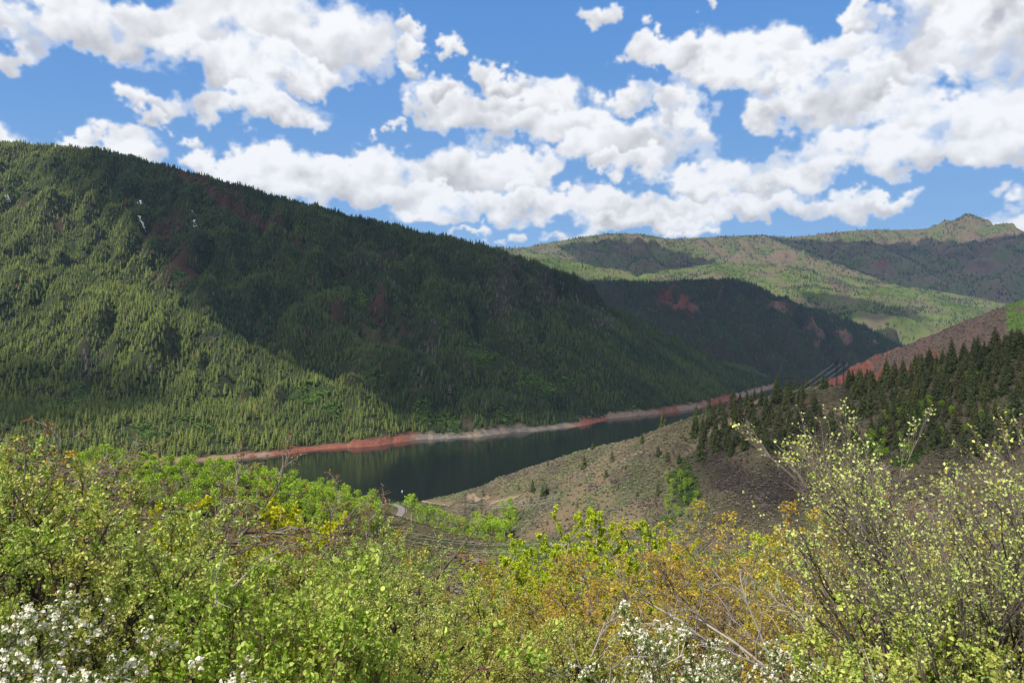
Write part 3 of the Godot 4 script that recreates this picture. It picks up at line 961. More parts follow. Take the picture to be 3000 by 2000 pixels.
func make_scrub() -> void:
	var meshes := [bushlet(11), bushlet(12), bushlet(13)]
	for a in [[5, 1.95, 1.1, 3.4, 60.0, "low grey-brown scrub and sagebrush on the hill beside the reservoir"], [4, 4.5, 2.2, 4.6, 60.0, "leafless purple-grey scrub on the red rock hill"], [6, 3.3, 1.3, 3.4, 55.0, "mixed green and grey brush on the slope down to the valley"]]:
		var land: Land = lands[a[0]]
		var r := rand(300 + a[0])
		var put: Array = [[], [], []]
		var tint: Array = [PackedColorArray(), PackedColorArray(), PackedColorArray()]
		var z := land.z0
		while z < land.z0 + land.step * (land.nz - 1):
			var x := land.x0
			while x < land.x0 + land.step * (land.nx - 1):
				var tx: float = x + r.randf_range(-0.6, 0.6) * a[1]
				var tz: float = z + r.randf_range(-0.6, 0.6) * a[1]
				x += a[1]
				if absf(tx) > -tz * 0.70 + 10.0 or tz > -a[4]: continue
				var k := land.cell(tx, tz)
				if k < 0: continue
				var y := land.at(tx, tz)
				if y < LAKE + 1.0: continue
				var over := false
				for o in lands:
					if o != land and o.at(tx, tz) > y: over = true
				if over or off_road(tx, tz): continue
				var w := noise_c.get_noise_2d(tx * 3.0, tz * 3.0)
				var w2 := noise_b.get_noise_2d(tx * 2.0 + 400.0, tz * 2.0)
				var bare: float = land.cover[k] if a[0] == 5 else 1.0
				if r.randf() > bare * clampf(0.85 + w * 1.1, 0.25, 1.0): continue
				var c := Color(0.205, 0.18, 0.125).lerp(Color(0.15, 0.185, 0.09), clampf(0.5 + w2 * 2.6 + r.randf_range(-0.4, 0.4), 0.0, 1.0))
				if land.sort[k] == 2 or w > 0.28: c = Color(0.155, 0.128, 0.112)
				if land.sort[k] == 3: c = Color(0.07, 0.14, 0.025)
				if a[0] == 4: c = Color(0.12, 0.088, 0.085).lerp(Color(0.09, 0.085, 0.06), r.randf())
				if a[0] == 4 and tx > -tz * 0.62: c = Color(0.09, 0.16, 0.03)
				if a[0] == 6: c = Color(0.13, 0.21, 0.03).lerp(Color(0.17, 0.16, 0.085), clampf(0.4 + w2 * 2.5 + r.randf_range(-0.3, 0.3), 0.0, 1.0))
				c = c * r.randf_range(0.75, 1.3)
				c.a = 1.0
				var size := r.randf_range(a[2], a[3])
				var v := r.randi_range(0, 2)
				put[v].append(Transform3D(Basis(Vector3.UP, r.randf_range(0, TAU)).scaled(Vector3(size, size * r.randf_range(0.6, 0.95), size)), Vector3(tx, y - 0.1, tz)))
				tint[v].append(c)
			z += a[1]
		for v in 3: multi("scrub", a[5], meshes[v], mats.bark, put[v], tint[v])


var shore_line := PackedVector2Array()
var road_line := PackedVector3Array()
var track_line := PackedVector3Array()


func off_road(x: float, z: float) -> bool:
	for line in [road_line, track_line]:
		for i in line.size() - 1:
			var q := Geometry2D.get_closest_point_to_segment(Vector2(x, z), Vector2(line[i].x, line[i].z), Vector2(line[i + 1].x, line[i + 1].z))
			if q.distance_squared_to(Vector2(x, z)) < 64.0: return true
	return false


func places(list: Array) -> Array:
	var out: Array = []
	for a in list:
		var p := hit(a[0], a[1], 400.0)
		out.append([p.x, p.z])
	return out


func smooth_line(list: Array) -> PackedVector3Array:
	var c := Curve3D.new()
	var p := PackedVector3Array()
	for a in list: p.append(Vector3(a[0], 0, a[1]))
	for i in p.size():
		var t := (p[mini(i + 1, p.size() - 1)] - p[maxi(i - 1, 0)]) / 6.0
		c.add_point(p[i], -t, t)
	c.bake_interval = 3.0
	return c.get_baked_points()


func strip(line: PackedVector3Array, wide: float, lift: float, ca: Color, cb: Color, ragged := 0.0) -> ArrayMesh:
	var m := Mb.new()
	var rows: Array = []
	for i in line.size():
		var t := line[mini(i + 1, line.size() - 1)] - line[maxi(i - 1, 0)]
		var side := Vector3(-t.z, 0, t.x).normalized()
		var row := PackedVector3Array()
		for s in 7:
			var w := wide * (1.0 + ragged * noise_c.get_noise_2d(i * 40.0, (0.0 if s < 3 else 500.0)))
			var p := line[i] + side * (s / 6.0 - 0.5) * w
			p.y = ground(p.x, p.z) + lift
			row.append(p)
		rows.append(row)
	for i in line.size() - 1:
		for s in 6:
			var c := ca.lerp(cb, clampf(0.5 + noise_c.get_noise_2d(rows[i][s].x * 6.0, rows[i][s].z * 6.0), 0.0, 1.0))
			m.tri(rows[i][s], rows[i][s + 1], rows[i + 1][s + 1], c)
			m.tri(rows[i][s], rows[i + 1][s + 1], rows[i + 1][s], c)
	return m.commit()


func make_shore() -> void:
	var m := Mb.new()
	var c3 := Curve2D.new()
	for p in shore_line: c3.add_point(p)
	c3.bake_interval = 4.0
	var line := c3.get_baked_points()
	var rows: Array = []
	var tints: Array = []
	for i in line.size():
		var p := line[i]
		if p.x < -900.0 or p.x < p.y * 0.0 - 800.0: continue
		var t := (line[mini(i + 3, line.size() - 1)] - line[maxi(i - 3, 0)]).normalized()
		var side := Vector2(t.y, -t.x)
		var row := PackedVector3Array()
		var cols := PackedColorArray()
		var wide := 15.0 + 8.0 * noise_c.get_noise_1d(i * 5.0)
		var s := noise_c.get_noise_1d(i * 0.8 + 900.0)
		var s2 := noise_b.get_noise_1d(i * 14.0)
		var grey: bool = p.x > -170.0 and p.x < 140.0
		for k in 13:
			var u := k / 12.0
			var q := p + side * (-9.0 + (wide + 9.0) * u + 3.0 * noise_c.get_noise_1d(i * 9.0 + 300.0))
			var y: float = lands[0].at(q.x, q.y) + 0.5
			y += u * (1.0 - u) * 5.0 * (noise_c.get_noise_2d(i * 11.0, k * 4.0)) + 0.35 * noise_b.get_noise_2d(i * 60.0, k * 60.0)
			row.append(Vector3(q.x, y, q.y))
			var buff := Color(0.40, 0.30, 0.22)
			var c := Color(0.36, 0.135, 0.09).lerp(buff, smoothstep(-0.02, 0.16, s))
			if p.x < -390.0: c = c.lerp(Color(0.42, 0.24, 0.18), 0.6)
			c = c.lerp(Color(0.25, 0.225, 0.20) if s2 < 0.1 else Color(0.36, 0.29, 0.22), smoothstep(-200.0, -160.0, p.x) * (1.0 - smoothstep(110.0, 170.0, p.x)))
			c = c * (0.9 + 0.14 * float((int(y * 1.1) % 2 + 2) % 2) + 0.25 * noise_b.get_noise_2d(i * 40.0, k * 50.0))
			if u > 0.86: c = c.lerp(Color(0.10, 0.085, 0.05), 0.6)
			c.a = 1.0
			cols.append(c)
		rows.append(row)
		tints.append(cols)
	for i in rows.size() - 1:
		for k in 12:
			m.tri3(rows[i][k], rows[i][k + 1], rows[i + 1][k + 1], tints[i][k], tints[i][k + 1], tints[i + 1][k + 1])
			m.tri3(rows[i][k], rows[i + 1][k + 1], rows[i + 1][k], tints[i][k], tints[i + 1][k + 1], tints[i + 1][k])
	tag(obj("shore", m.commit(), mats.earth), "bare red and buff bank between the dark water and the forest", "", "", "structure")


func make_roads() -> void:
	var o := obj("road", strip(road_line, 7.0, 0.5, Color(0.31, 0.29, 0.27), Color(0.37, 0.345, 0.32)), mats.earth)
	tag(o, "pale paved road bending through the valley by the lake", "", "", "structure")
	o = obj("dirt_track", strip(track_line, 5.5, 0.6, Color(0.34, 0.25, 0.17), Color(0.42, 0.33, 0.24), 0.25), mats.earth)
	tag(o, "beige dirt track cut along the foot of the scrub hill", "", "", "structure")
	# old snow in the gullies
	for a in [[[404, 632], [410, 645], [418, 658], [424, 668]], [[563, 618], [566, 632]], [[565, 645], [569, 655], [570, 666]], [[8, 580], [18, 581], [28, 580]], [[408, 588], [407, 600], [405, 606]]]:
		var line := PackedVector3Array()
		for i in a.size() - 1:
			var p := hit(a[i][0], a[i][1])
			var q := hit(a[i + 1][0], a[i + 1][1])
			for k in 5: line.append(p.lerp(q, k / 5.0))
		o = obj("snow_patch", strip(line, 9.0, 1.4, Color(0.75, 0.78, 0.82), Color(0.8, 0.82, 0.84), 1.2), mats.rock)
		tag(o, "small patch of old snow in a gully of the forested mountain", "", "snow patches", "structure")


func rock(seed_: int) -> ArrayMesh:
	var m := Mb.new()
	var r := rand(seed_)
	var rows: Array = []
	for j in 5:
		var row := PackedVector3Array()
		for i in 7:
			var el := -0.6 + 2.17 * j / 4.0
			var a := TAU * i / 7.0
			row.append(Vector3(cos(a) * cos(el), sin(el) * 0.75, sin(a) * cos(el)) * r.randf_range(0.38, 0.6))
		rows.append(row)
	for j in 4:
		for i in 7:
			var k := (i + 1) % 7
			var c := Color.WHITE * r.randf_range(0.8, 1.2)
			m.tri(rows[j][i], rows[j + 1][i], rows[j + 1][k], c)
			m.tri(rows[j][i], rows[j + 1][k], rows[j][k], c)
	return m.commit()


func make_bank_rocks() -> void:
	# tumbled grey boulders on the far bank
	var r := rand(77)
	var put: Array = []
	var tint := PackedColorArray()
	for n in 5200:
		var px := r.randf_range(660, 2040)
		var grey := px > 1375 and px < 1790 or px > 1290 and px < 1330
		if not grey and r.randf() < 0.75: continue
		var d := 180.0 * F / (lerpf(1340.0, 1190.0, (px - 640.0) / 1410.0) - 1000.0) * r.randf_range(0.95, 1.12)
		var p := spot(px, 1000, d)
		var y: float = lands[0].at(p.x, p.z)
		if y < LAKE - 0.5 or y > LAKE + (13.0 if grey else 8.0): continue
		var s := r.randf_range(0.8, 2.0) * (r.randf_range(0.8, 2.4) if grey else 0.7)
		put.append(Transform3D(Basis.from_euler(Vector3(r.randf(), r.randf() * TAU, r.randf())).scaled(Vector3(s * 1.3, s, s)), Vector3(p.x, y + 0.1 * s, p.z)))
		var c := Color(0.25, 0.24, 0.23).lerp(Color(0.36, 0.32, 0.27), r.randf()) if grey else Color(0.36, 0.22, 0.16)
		tint.append(c * r.randf_range(0.6, 1.2))
	multi("boulders", "grey boulders and rubble strewn on the far bank of the reservoir", rock(5), mats.rock, put, tint)


# ---------------------------------------------------------------- firs and aspens

func fir_parts(seed_: int, plump: float, tiers: int) -> Array:      # [crown, trunk], 1 m tall
	var m := Mb.new()
	var r := rand(seed_)
	for t in tiers:
		var y := 0.07 + 0.91 * pow(float(t) / tiers, 0.92)
		var reach := plump * (pow(1.0 - y, 0.8) * 0.5 + 0.012) * (0.75 if t == 0 else 1.0)
		var count := 11 if t < tiers / 2 else 8
		for b in count:
			var a := TAU * (b + r.randf_range(-0.4, 0.4)) / count + t * 1.3
			var out := Vector3(cos(a), 0, sin(a))
			var side := Vector3(-out.z, 0, out.x)
			var l := reach * r.randf_range(0.65, 1.2)
			var base := Vector3(0, y + r.randf_range(-0.01, 0.01), 0)
			var tip := base + out * l + Vector3(0, -l * r.randf_range(0.15, 0.5), 0)
			var mid := base + out * l * 0.55 + Vector3(0, l * r.randf_range(-0.12, 0.1), 0)
			var w := l * r.randf_range(0.24, 0.36) + 0.006
			var drop := Vector3(0, -w * r.randf_range(0.5, 1.1), 0)
			var j := r.randf_range(0.7, 1.25)
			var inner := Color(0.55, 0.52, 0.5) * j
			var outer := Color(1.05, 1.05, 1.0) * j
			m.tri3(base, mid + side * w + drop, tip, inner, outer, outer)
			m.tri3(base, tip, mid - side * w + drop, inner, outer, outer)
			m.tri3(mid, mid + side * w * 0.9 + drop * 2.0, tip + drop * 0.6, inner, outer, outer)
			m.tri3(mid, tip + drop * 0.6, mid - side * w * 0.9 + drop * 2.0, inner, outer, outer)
	var k := Mb.new()
	k.tube(PackedVector3Array([Vector3(0, -0.03, 0), Vector3(0, 0.5, 0), Vector3(0, 0.99, 0)]), PackedFloat32Array([0.016, 0.009, 0.001]), 6, Color(0.10, 0.075, 0.055), Color(0.08, 0.06, 0.045))
	return [m.commit(), k.commit()]


func aspen_parts(seed_: int, leaves: int, low: float, cols: Array) -> Array:      # [crown, trunk], 1 m tall
	var r := rand(seed_)
	var k := Mb.new()
	var pale := Color(0.62, 0.58, 0.50)
	var bend := Vector3(r.randf_range(-0.03, 0.03), 0, r.randf_range(-0.03, 0.03))
	k.tube(PackedVector3Array([Vector3(0, -0.03, 0), bend + Vector3(0, 0.4, 0), bend * 1.5 + Vector3(0, 0.92, 0)]), PackedFloat32Array([0.013, 0.009, 0.002]), 5, pale, pale * 0.85)
	var tips: Array = []
	for b in 13:
		var y := lerpf(low + 0.02, 0.9, b / 12.0)
		var a := b * 2.4 + r.randf_range(-0.4, 0.4)
		var l := 0.2 * sin(PI * clampf((y - low) / (1.0 - low) * 0.8 + 0.18, 0.0, 1.0)) * r.randf_range(0.7, 1.2)
		var p := bend * y * 1.5 + Vector3(0, y, 0)
		var q := p + Vector3(cos(a) * l, l * 0.75, sin(a) * l)
		k.tube(PackedVector3Array([p, p.lerp(q, 0.5) - Vector3(0, l * 0.08, 0), q]), PackedFloat32Array([0.005, 0.0035, 0.001]), 3, pale * 0.9, pale * 0.7)
		tips.append([p.lerp(q, 0.35), l * 0.55]); tips.append([q, l * 0.62]); tips.append([p.lerp(q, 0.75) + Vector3(0, l * 0.2, 0), l * 0.6])
	tips.append([bend * 1.5 + Vector3(0, 0.94, 0), 0.06])
	var m := Mb.new()
	for n in leaves:
		var t: Array = tips[r.randi_range(0, tips.size() - 1)]
		var d := Vector3(r.randfn(0, 0.5), r.randfn(0, 0.45), r.randfn(0, 0.5))
		var c: Vector3 = t[0] + d * maxf(t[1], 0.05)
		var s := r.randf_range(0.016, 0.032)
		var u := Vector3(r.randf_range(-1, 1), r.randf_range(-1, 1), r.randf_range(-1, 1)).normalized()
		var w := u.cross(Vector3(r.randf_range(-1, 1), r.randf_range(-1, 1), r.randf_range(-1, 1))).normalized()
		var col: Color = (cols[0] as Color).lerp(cols[1], r.randf()) * r.randf_range(0.75, 1.2)
		m.tri(c - u * s, c + w * s * 0.8, c + u * s, col)
		m.tri(c - u * s, c + u * s, c - w * s * 0.7, col)
	return [m.commit(), k.commit()]


func ordinal(n: int) -> String:
	var small := ["zeroth", "first", "second", "third", "fourth", "fifth", "sixth", "seventh", "eighth", "ninth", "tenth", "eleventh", "twelfth", "thirteenth", "fourteenth", "fifteenth", "sixteenth", "seventeenth", "eighteenth", "nineteenth"]
	if n < 20: return small[n]
	var tens := ["", "", "twent", "thirt", "fort", "fift", "sixt", "sevent", "eight", "ninet"]
	if n < 100: return tens[n / 10] + ("ieth" if n % 10 == 0 else "y-" + small[n % 10])
	return "%dth" % n


func picture(p: Vector3) -> Vector2:
	return Vector2(1500.0 + p.x / -p.z * F, 1000.0 - p.y / -p.z * F)


func place_tree(list: Array) -> void:      # [base name, category, group, place, point, height, width, parts [[name, mesh, material]...], turn, look]
	var by := {}
	list.sort_custom(func(a, b): return a.at.x / -a.at.z < b.at.x / -b.at.z)
	for t in list:
		by[t.look + t.place] = by.get(t.look + t.place, 0) + 1
	var upto := {}
	for t in list:
		var key: String = t.look + t.place
		upto[key] = upto.get(key, 0) + 1
		var label: String = t.look + " " + t.place
		if by[key] > 1: label += ", %s from the left" % ordinal(upto[key])
		var o := thing(t.called, label, t.category, t.at, t.group)
		o.basis = Basis(Vector3.UP, t.turn).scaled(Vector3(t.wide, t.tall, t.wide))
		for p in t.parts: obj(p[0], p[1], p[2], o)


func make_near_firs() -> void:
	var kinds: Array = []
	for n in 4:
		var p := fir_parts(200 + n, [0.50, 0.58, 0.44, 0.54][n], [17, 16, 18, 15][n])
		kinds.append(p)
	var shades := []
	for c in [Color(0.10, 0.12, 0.045), Color(0.13, 0.14, 0.05), Color(0.08, 0.10, 0.042), Color(0.12, 0.115, 0.055)]:
		var m: StandardMaterial3D = mats.needles.duplicate()
		m.albedo_color = c.linear_to_srgb()
		shades.append(m)
	var land: Land = lands[5]
	var r := rand(71)
	var list: Array = []
	var spots: Array = []
	# zones in which firs grow close together: left, top, right, bottom in the picture, density, what to call the place
	var zones := [[1950, 1120, 2440, 1235, 0.62, "on the crest left of the hilltop pylon"], [2440, 980, 3060, 1180, 0.9, "high on the upper right slope"], [2390, 1180, 2620, 1300, 0.65, "below the hilltop pylon"], [2620, 1180, 3060, 1330, 0.42, "on the wooded right slope"],
		[2200, 1245, 2390, 1320, 0.22, "among the sandy scars"], [2010, 1245, 2200, 1330, 0.30, "below the left crest"]]
	var tries := 0
	var rest: Array = []
	var rest_tint := PackedColorArray()
	while tries < 120000:
		tries += 1
		var p := Vector3(r.randf_range(120, 520), 0, -r.randf_range(520, 760))
		var k := land.cell(p.x, p.z)
		if k < 0: continue
		p.y = land.at(p.x, p.z)
		var q := picture(p)
		q += Vector2(70.0 * noise_c.get_noise_2d(p.x * 4.0, p.z * 4.0), 30.0 * noise_b.get_noise_2d(p.x * 6.0, p.z * 6.0))
		if r.randf() < 0.5 - 2.2 * noise_b.get_noise_2d(p.x * 3.0 + 50.0, p.z * 3.0) - clampf((q.x - 2440.0) / 400.0, -0.2, 0.5): continue
		if q.x > 2400 and q.x < 2500 and q.y > 1110 and q.y < 1215: continue
		for z in zones:
			if q.x >= z[0] and q.x < z[2] and q.y >= z[1] and q.y < z[3]:
				if r.randf() > z[4] * 0.5 or land.cover[k] < 0.4 or land.sort[k] == 3 and r.randf() < 0.8: break
				var near := false
				for s in spots:
					if Vector2(s.x - p.x, s.z - p.z).length_squared() < (52.0 if z[4] > 0.7 else 60.0): near = true
				if near: break
				spots.append(p)
				var tall := r.randf_range(11.0, 22.0)
				if list.size() < 268:
					list.append({"at": p - Vector3(0, 0.3, 0), "tall": tall, "place": z[5]})
				else:
					rest.append(Transform3D(Basis(Vector3.UP, r.randf() * TAU).scaled(Vector3(tall, tall, tall)), p - Vector3(0, 0.3, 0)))
					rest_tint.append(Color.WHITE)
				break
	for a in [[1711, 1372, 15], [1793, 1350, 12], [1882, 1296, 10], [1929, 1336, 11], [1955, 1350, 10], [1605, 1364, 7], [1560, 1438, 12], [1590, 1460, 14], [1600, 1444, 9], [1417, 1456, 6], [1776, 1397, 8], [1927, 1452, 13], [1867, 1456, 6], [1812, 1434, 6], [1555, 1471, 7], [1534, 1477, 4], [1692, 1486, 5], [1519, 1434, 6], [1645, 1450, 5], [1737, 1316, 8], [1720, 1312, 7], [2141, 1335, 14], [2224, 1308, 9], [2275, 1296, 11], [2367, 1318, 15], [2434, 1338, 9], [2506, 1304, 8], [1990, 1355, 9], [2060, 1290, 11]]:
		list.append({"at": hit(a[0], a[1], 400.0) - Vector3(0, 0.3, 0), "tall": float(a[2]), "place": "standing alone on the scrub hillside" if a[0] < 2000 else "standing apart below the fir stand"})
	for t in list:
		var v := r.randi_range(0, 3)
		t.look = ("tall" if t.tall > 14.5 else "mid-sized" if t.tall > 11.0 else "small") + " dark fir"
		t.called = "fir_tree"; t.category = "tree"; t.group = "firs on the hill right of the reservoir"
		t.turn = r.randf() * TAU
		t.wide = t.tall * r.randf_range(0.9, 1.2)
		t.parts = [["crown", kinds[v][0], shades[r.randi_range(0, 3)]], ["trunk", kinds[v][1], mats.bark]]
	place_tree(list)
	if rest.size(): multi("conifer_forest", "dark firs filling the stand on the hill right of the reservoir", kinds[0][0], shades[0], rest, rest_tint)


func make_aspens() -> void:
	var green := [Color(0.19, 0.33, 0.02), Color(0.38, 0.51, 0.045)]
	var kinds: Array = []
	for n in 4: kinds.append(aspen_parts(400 + n, 620, 0.32 + 0.07 * (n % 3), green))
	var pale := aspen_parts(410, 170, 0.4, [Color(0.22, 0.26, 0.08), Color(0.3, 0.3, 0.12)])
	var r := rand(88)
	var list: Array = []
	# the grove on the bench at the left
	var tries := 0
	var spots: Array = []
	while list.size() < 150 and tries < 40000:
		tries += 1
		var px := r.randf_range(262, 1110)
		var d := r.randf_range(418, 500)
		var p := spot(px, 1000, d)
		p.y = ground(p.x, p.z)
		var q := picture(p)
		if q.y > lerpf(1475.0, 1590.0, (px - 262.0) / 850.0) or px < 380 and q.y > 1388: continue
		var near := false
		for s in spots:
			if Vector2(s.x - p.x, s.z - p.z).length_squared() < 20.0: near = true
		if near: continue
		spots.append(p)
		var bare := px > 330 and px < 760 and noise_c.get_noise_2d(p.x * 6.0, p.z * 6.0) > 0.05
		list.append({"at": p, "tall": r.randf_range(9.0, 14.5), "place": "in the grove above the near lake shore" if d > 462 else "in the grove on the near bench", "bare": bare, "group": "aspens on the bench left of the lake"})
	for a in [[1190, 1502, 13], [1205, 1528, 17], [1225, 1530, 18], [1245, 1532, 14], [1262, 1530, 16], [1282, 1534, 15], [1300, 1540, 14], [1318, 1545, 13], [1340, 1550, 12], [1110, 1476, 8], [1140, 1477, 6], [1195, 1482, 4], [1165, 1480, 4], [1358, 1556, 12]]:
		list.append({"at": hit(a[0], a[1], 300.0), "tall": float(a[2]), "place": "beside the bend of the valley road", "bare": false, "group": "aspens by the valley road"})
	for n in 46:
		var p := spot(r.randf_range(1392, 1512), 1000, r.randf_range(640, 720))
		p.y = ground(p.x, p.z)
		if off_road(p.x, p.z): continue
		list.append({"at": p, "tall": r.randf_range(11, 16), "place": "by the three pylons", "bare": false, "group": "aspens by the pylons"})
	# the draws and clearings on the hill at the right
	for z in [[1950, 1400, 2040, 1530, 26], [2540, 1290, 2680, 1350, 24], [2650, 1195, 2760, 1240, 12], [2820, 1080, 2930, 1120, 10], [2740, 1210, 2960, 1330, 16], [2590, 1190, 2640, 1290, 8], [2330, 1335, 2400, 1355, 5]]:
		for n in z[4]:
			var p := hit(r.randf_range(z[0], z[2]), r.randf_range(z[1], z[3]), 420.0)
			list.append({"at": p, "tall": r.randf_range(5.5, 10.0), "place": "in the green draw between the hill's spurs" if z[0] < 2100 else "among the firs on the right slope", "bare": r.randf() < 0.12, "group": "aspens on the hill right of the reservoir"})
	var more: Array = []
	var more_tint := PackedColorArray()
	for n in 900:
		var p := spot(r.randf_range(225, 1110), 1000, r.randf_range(385, 545))
		p.y = ground(p.x, p.z) - 0.2
		if picture(p).x < 360 and picture(p).y > 1420 or picture(p).y > lerpf(1490.0, 1580.0, (picture(p).x - 262.0) / 850.0): continue
		var t := r.randf_range(5.0, 11.5)
		more.append(Transform3D(Basis(Vector3.UP, r.randf() * TAU).scaled(Vector3(t, t, t)), p))
		more_tint.append(Color.WHITE * r.randf_range(0.8, 1.1))
	for n in 420:
		var p := spot(r.randf_range(1010, 1480), 1000, r.randf_range(530, 735))
		p.y = ground(p.x, p.z) - 0.2
		if off_road(p.x, p.z) or noise_c.get_noise_2d(p.x * 4.0, p.z * 4.0) < -0.12: continue
		var t := r.randf_range(3.0, 7.5)
		more.append(Transform3D(Basis(Vector3.UP, r.randf() * TAU).scaled(Vector3(t * 1.3, t, t * 1.3)), p))
		more_tint.append(Color.WHITE * r.randf_range(0.7, 1.0))
	multi("aspen_grove", "further bright green aspens filling the grove on the bench and the valley floor", kinds[1][0], mats.aspen_leaf, more, more_tint)
	for t in list:
		t.look = ("pale barely leafed" if t.bare else "tall bright green" if t.tall > 9.0 else "short bright green") + " aspen"
		t.called = "aspen_tree"; t.category = "tree"
		t.turn = r.randf() * TAU
		t.wide = t.tall * r.randf_range(0.85, 1.15)
		t.at -= Vector3(0, 0.2, 0)
		var k: Array = pale if t.bare else kinds[r.randi_range(0, 3)]
		t.parts = [["crown", k[0], mats.aspen_leaf], ["trunk", k[1], mats.bark]]
	place_tree(list)


# ---------------------------------------------------------------- power lines

func wire(a: Vector3, b: Vector3, sag: float, thick: float, label: String) -> void:
	var p := PackedVector3Array()
	var w := PackedFloat32Array()
	for i in 33:
		var t := i / 32.0
		p.append(a.lerp(b, t) - Vector3(0, sag * 4.0 * t * (1.0 - t), 0))
		w.append(thick)
	var m := Mb.new()
	m.tube(p, w, 4, Color(0.55, 0.55, 0.55), Color(0.55, 0.55, 0.55))
	tag(obj("power_line", m.commit(), mats.wire), label, "power line", "power lines")


func lattice(h: float, w0: float, w1: float, bays: int) -> ArrayMesh:      # a slender square lattice mast
	var m := Mb.new()
	var c := Color(0.045, 0.05, 0.055)
	for s in 4:
		var d := Vector3(1 if s in [0, 3] else -1, 0, 1 if s < 2 else -1) * 0.5
		var d2 := Vector3(1 if s in [3, 2] else -1, 0, 1 if s in [0, 3] else -1) * 0.5
		m.tube(PackedVector3Array([d * w0, d * w1 + Vector3(0, h, 0)]), PackedFloat32Array([0.13, 0.11]), 4, c, c)
		for b in bays:
			var wa := lerpf(w0, w1, float(b) / bays)
			var wb := lerpf(w0, w1, (b + 1.0) / bays)
			m.tube(PackedVector3Array([d * wa + Vector3(0, h * b / bays, 0), d2 * wb + Vector3(0, h * (b + 1.0) / bays, 0)]), PackedFloat32Array([0.08, 0.08]), 3, c, c)
	return m.commit()


func bar(a: Vector3, b: Vector3, r: float, c: Color) -> ArrayMesh:
	var m := Mb.new()
	m.tube(PackedVector3Array([a, b]), PackedFloat32Array([r, r]), 6, c, c)
	return m.commit()


func insulator(a: Vector3, l: float, n: int, c: Color) -> ArrayMesh:
	var m := Mb.new()
	var p := PackedVector3Array()
	var w := PackedFloat32Array()
	for i in n * 2 + 1:
		p.append(a - Vector3(0, l * i / (n * 2.0), 0))
		w.append(0.16 if i % 2 else 0.06)
	m.tube(p, w, 6, c, c)
	return m.commit()


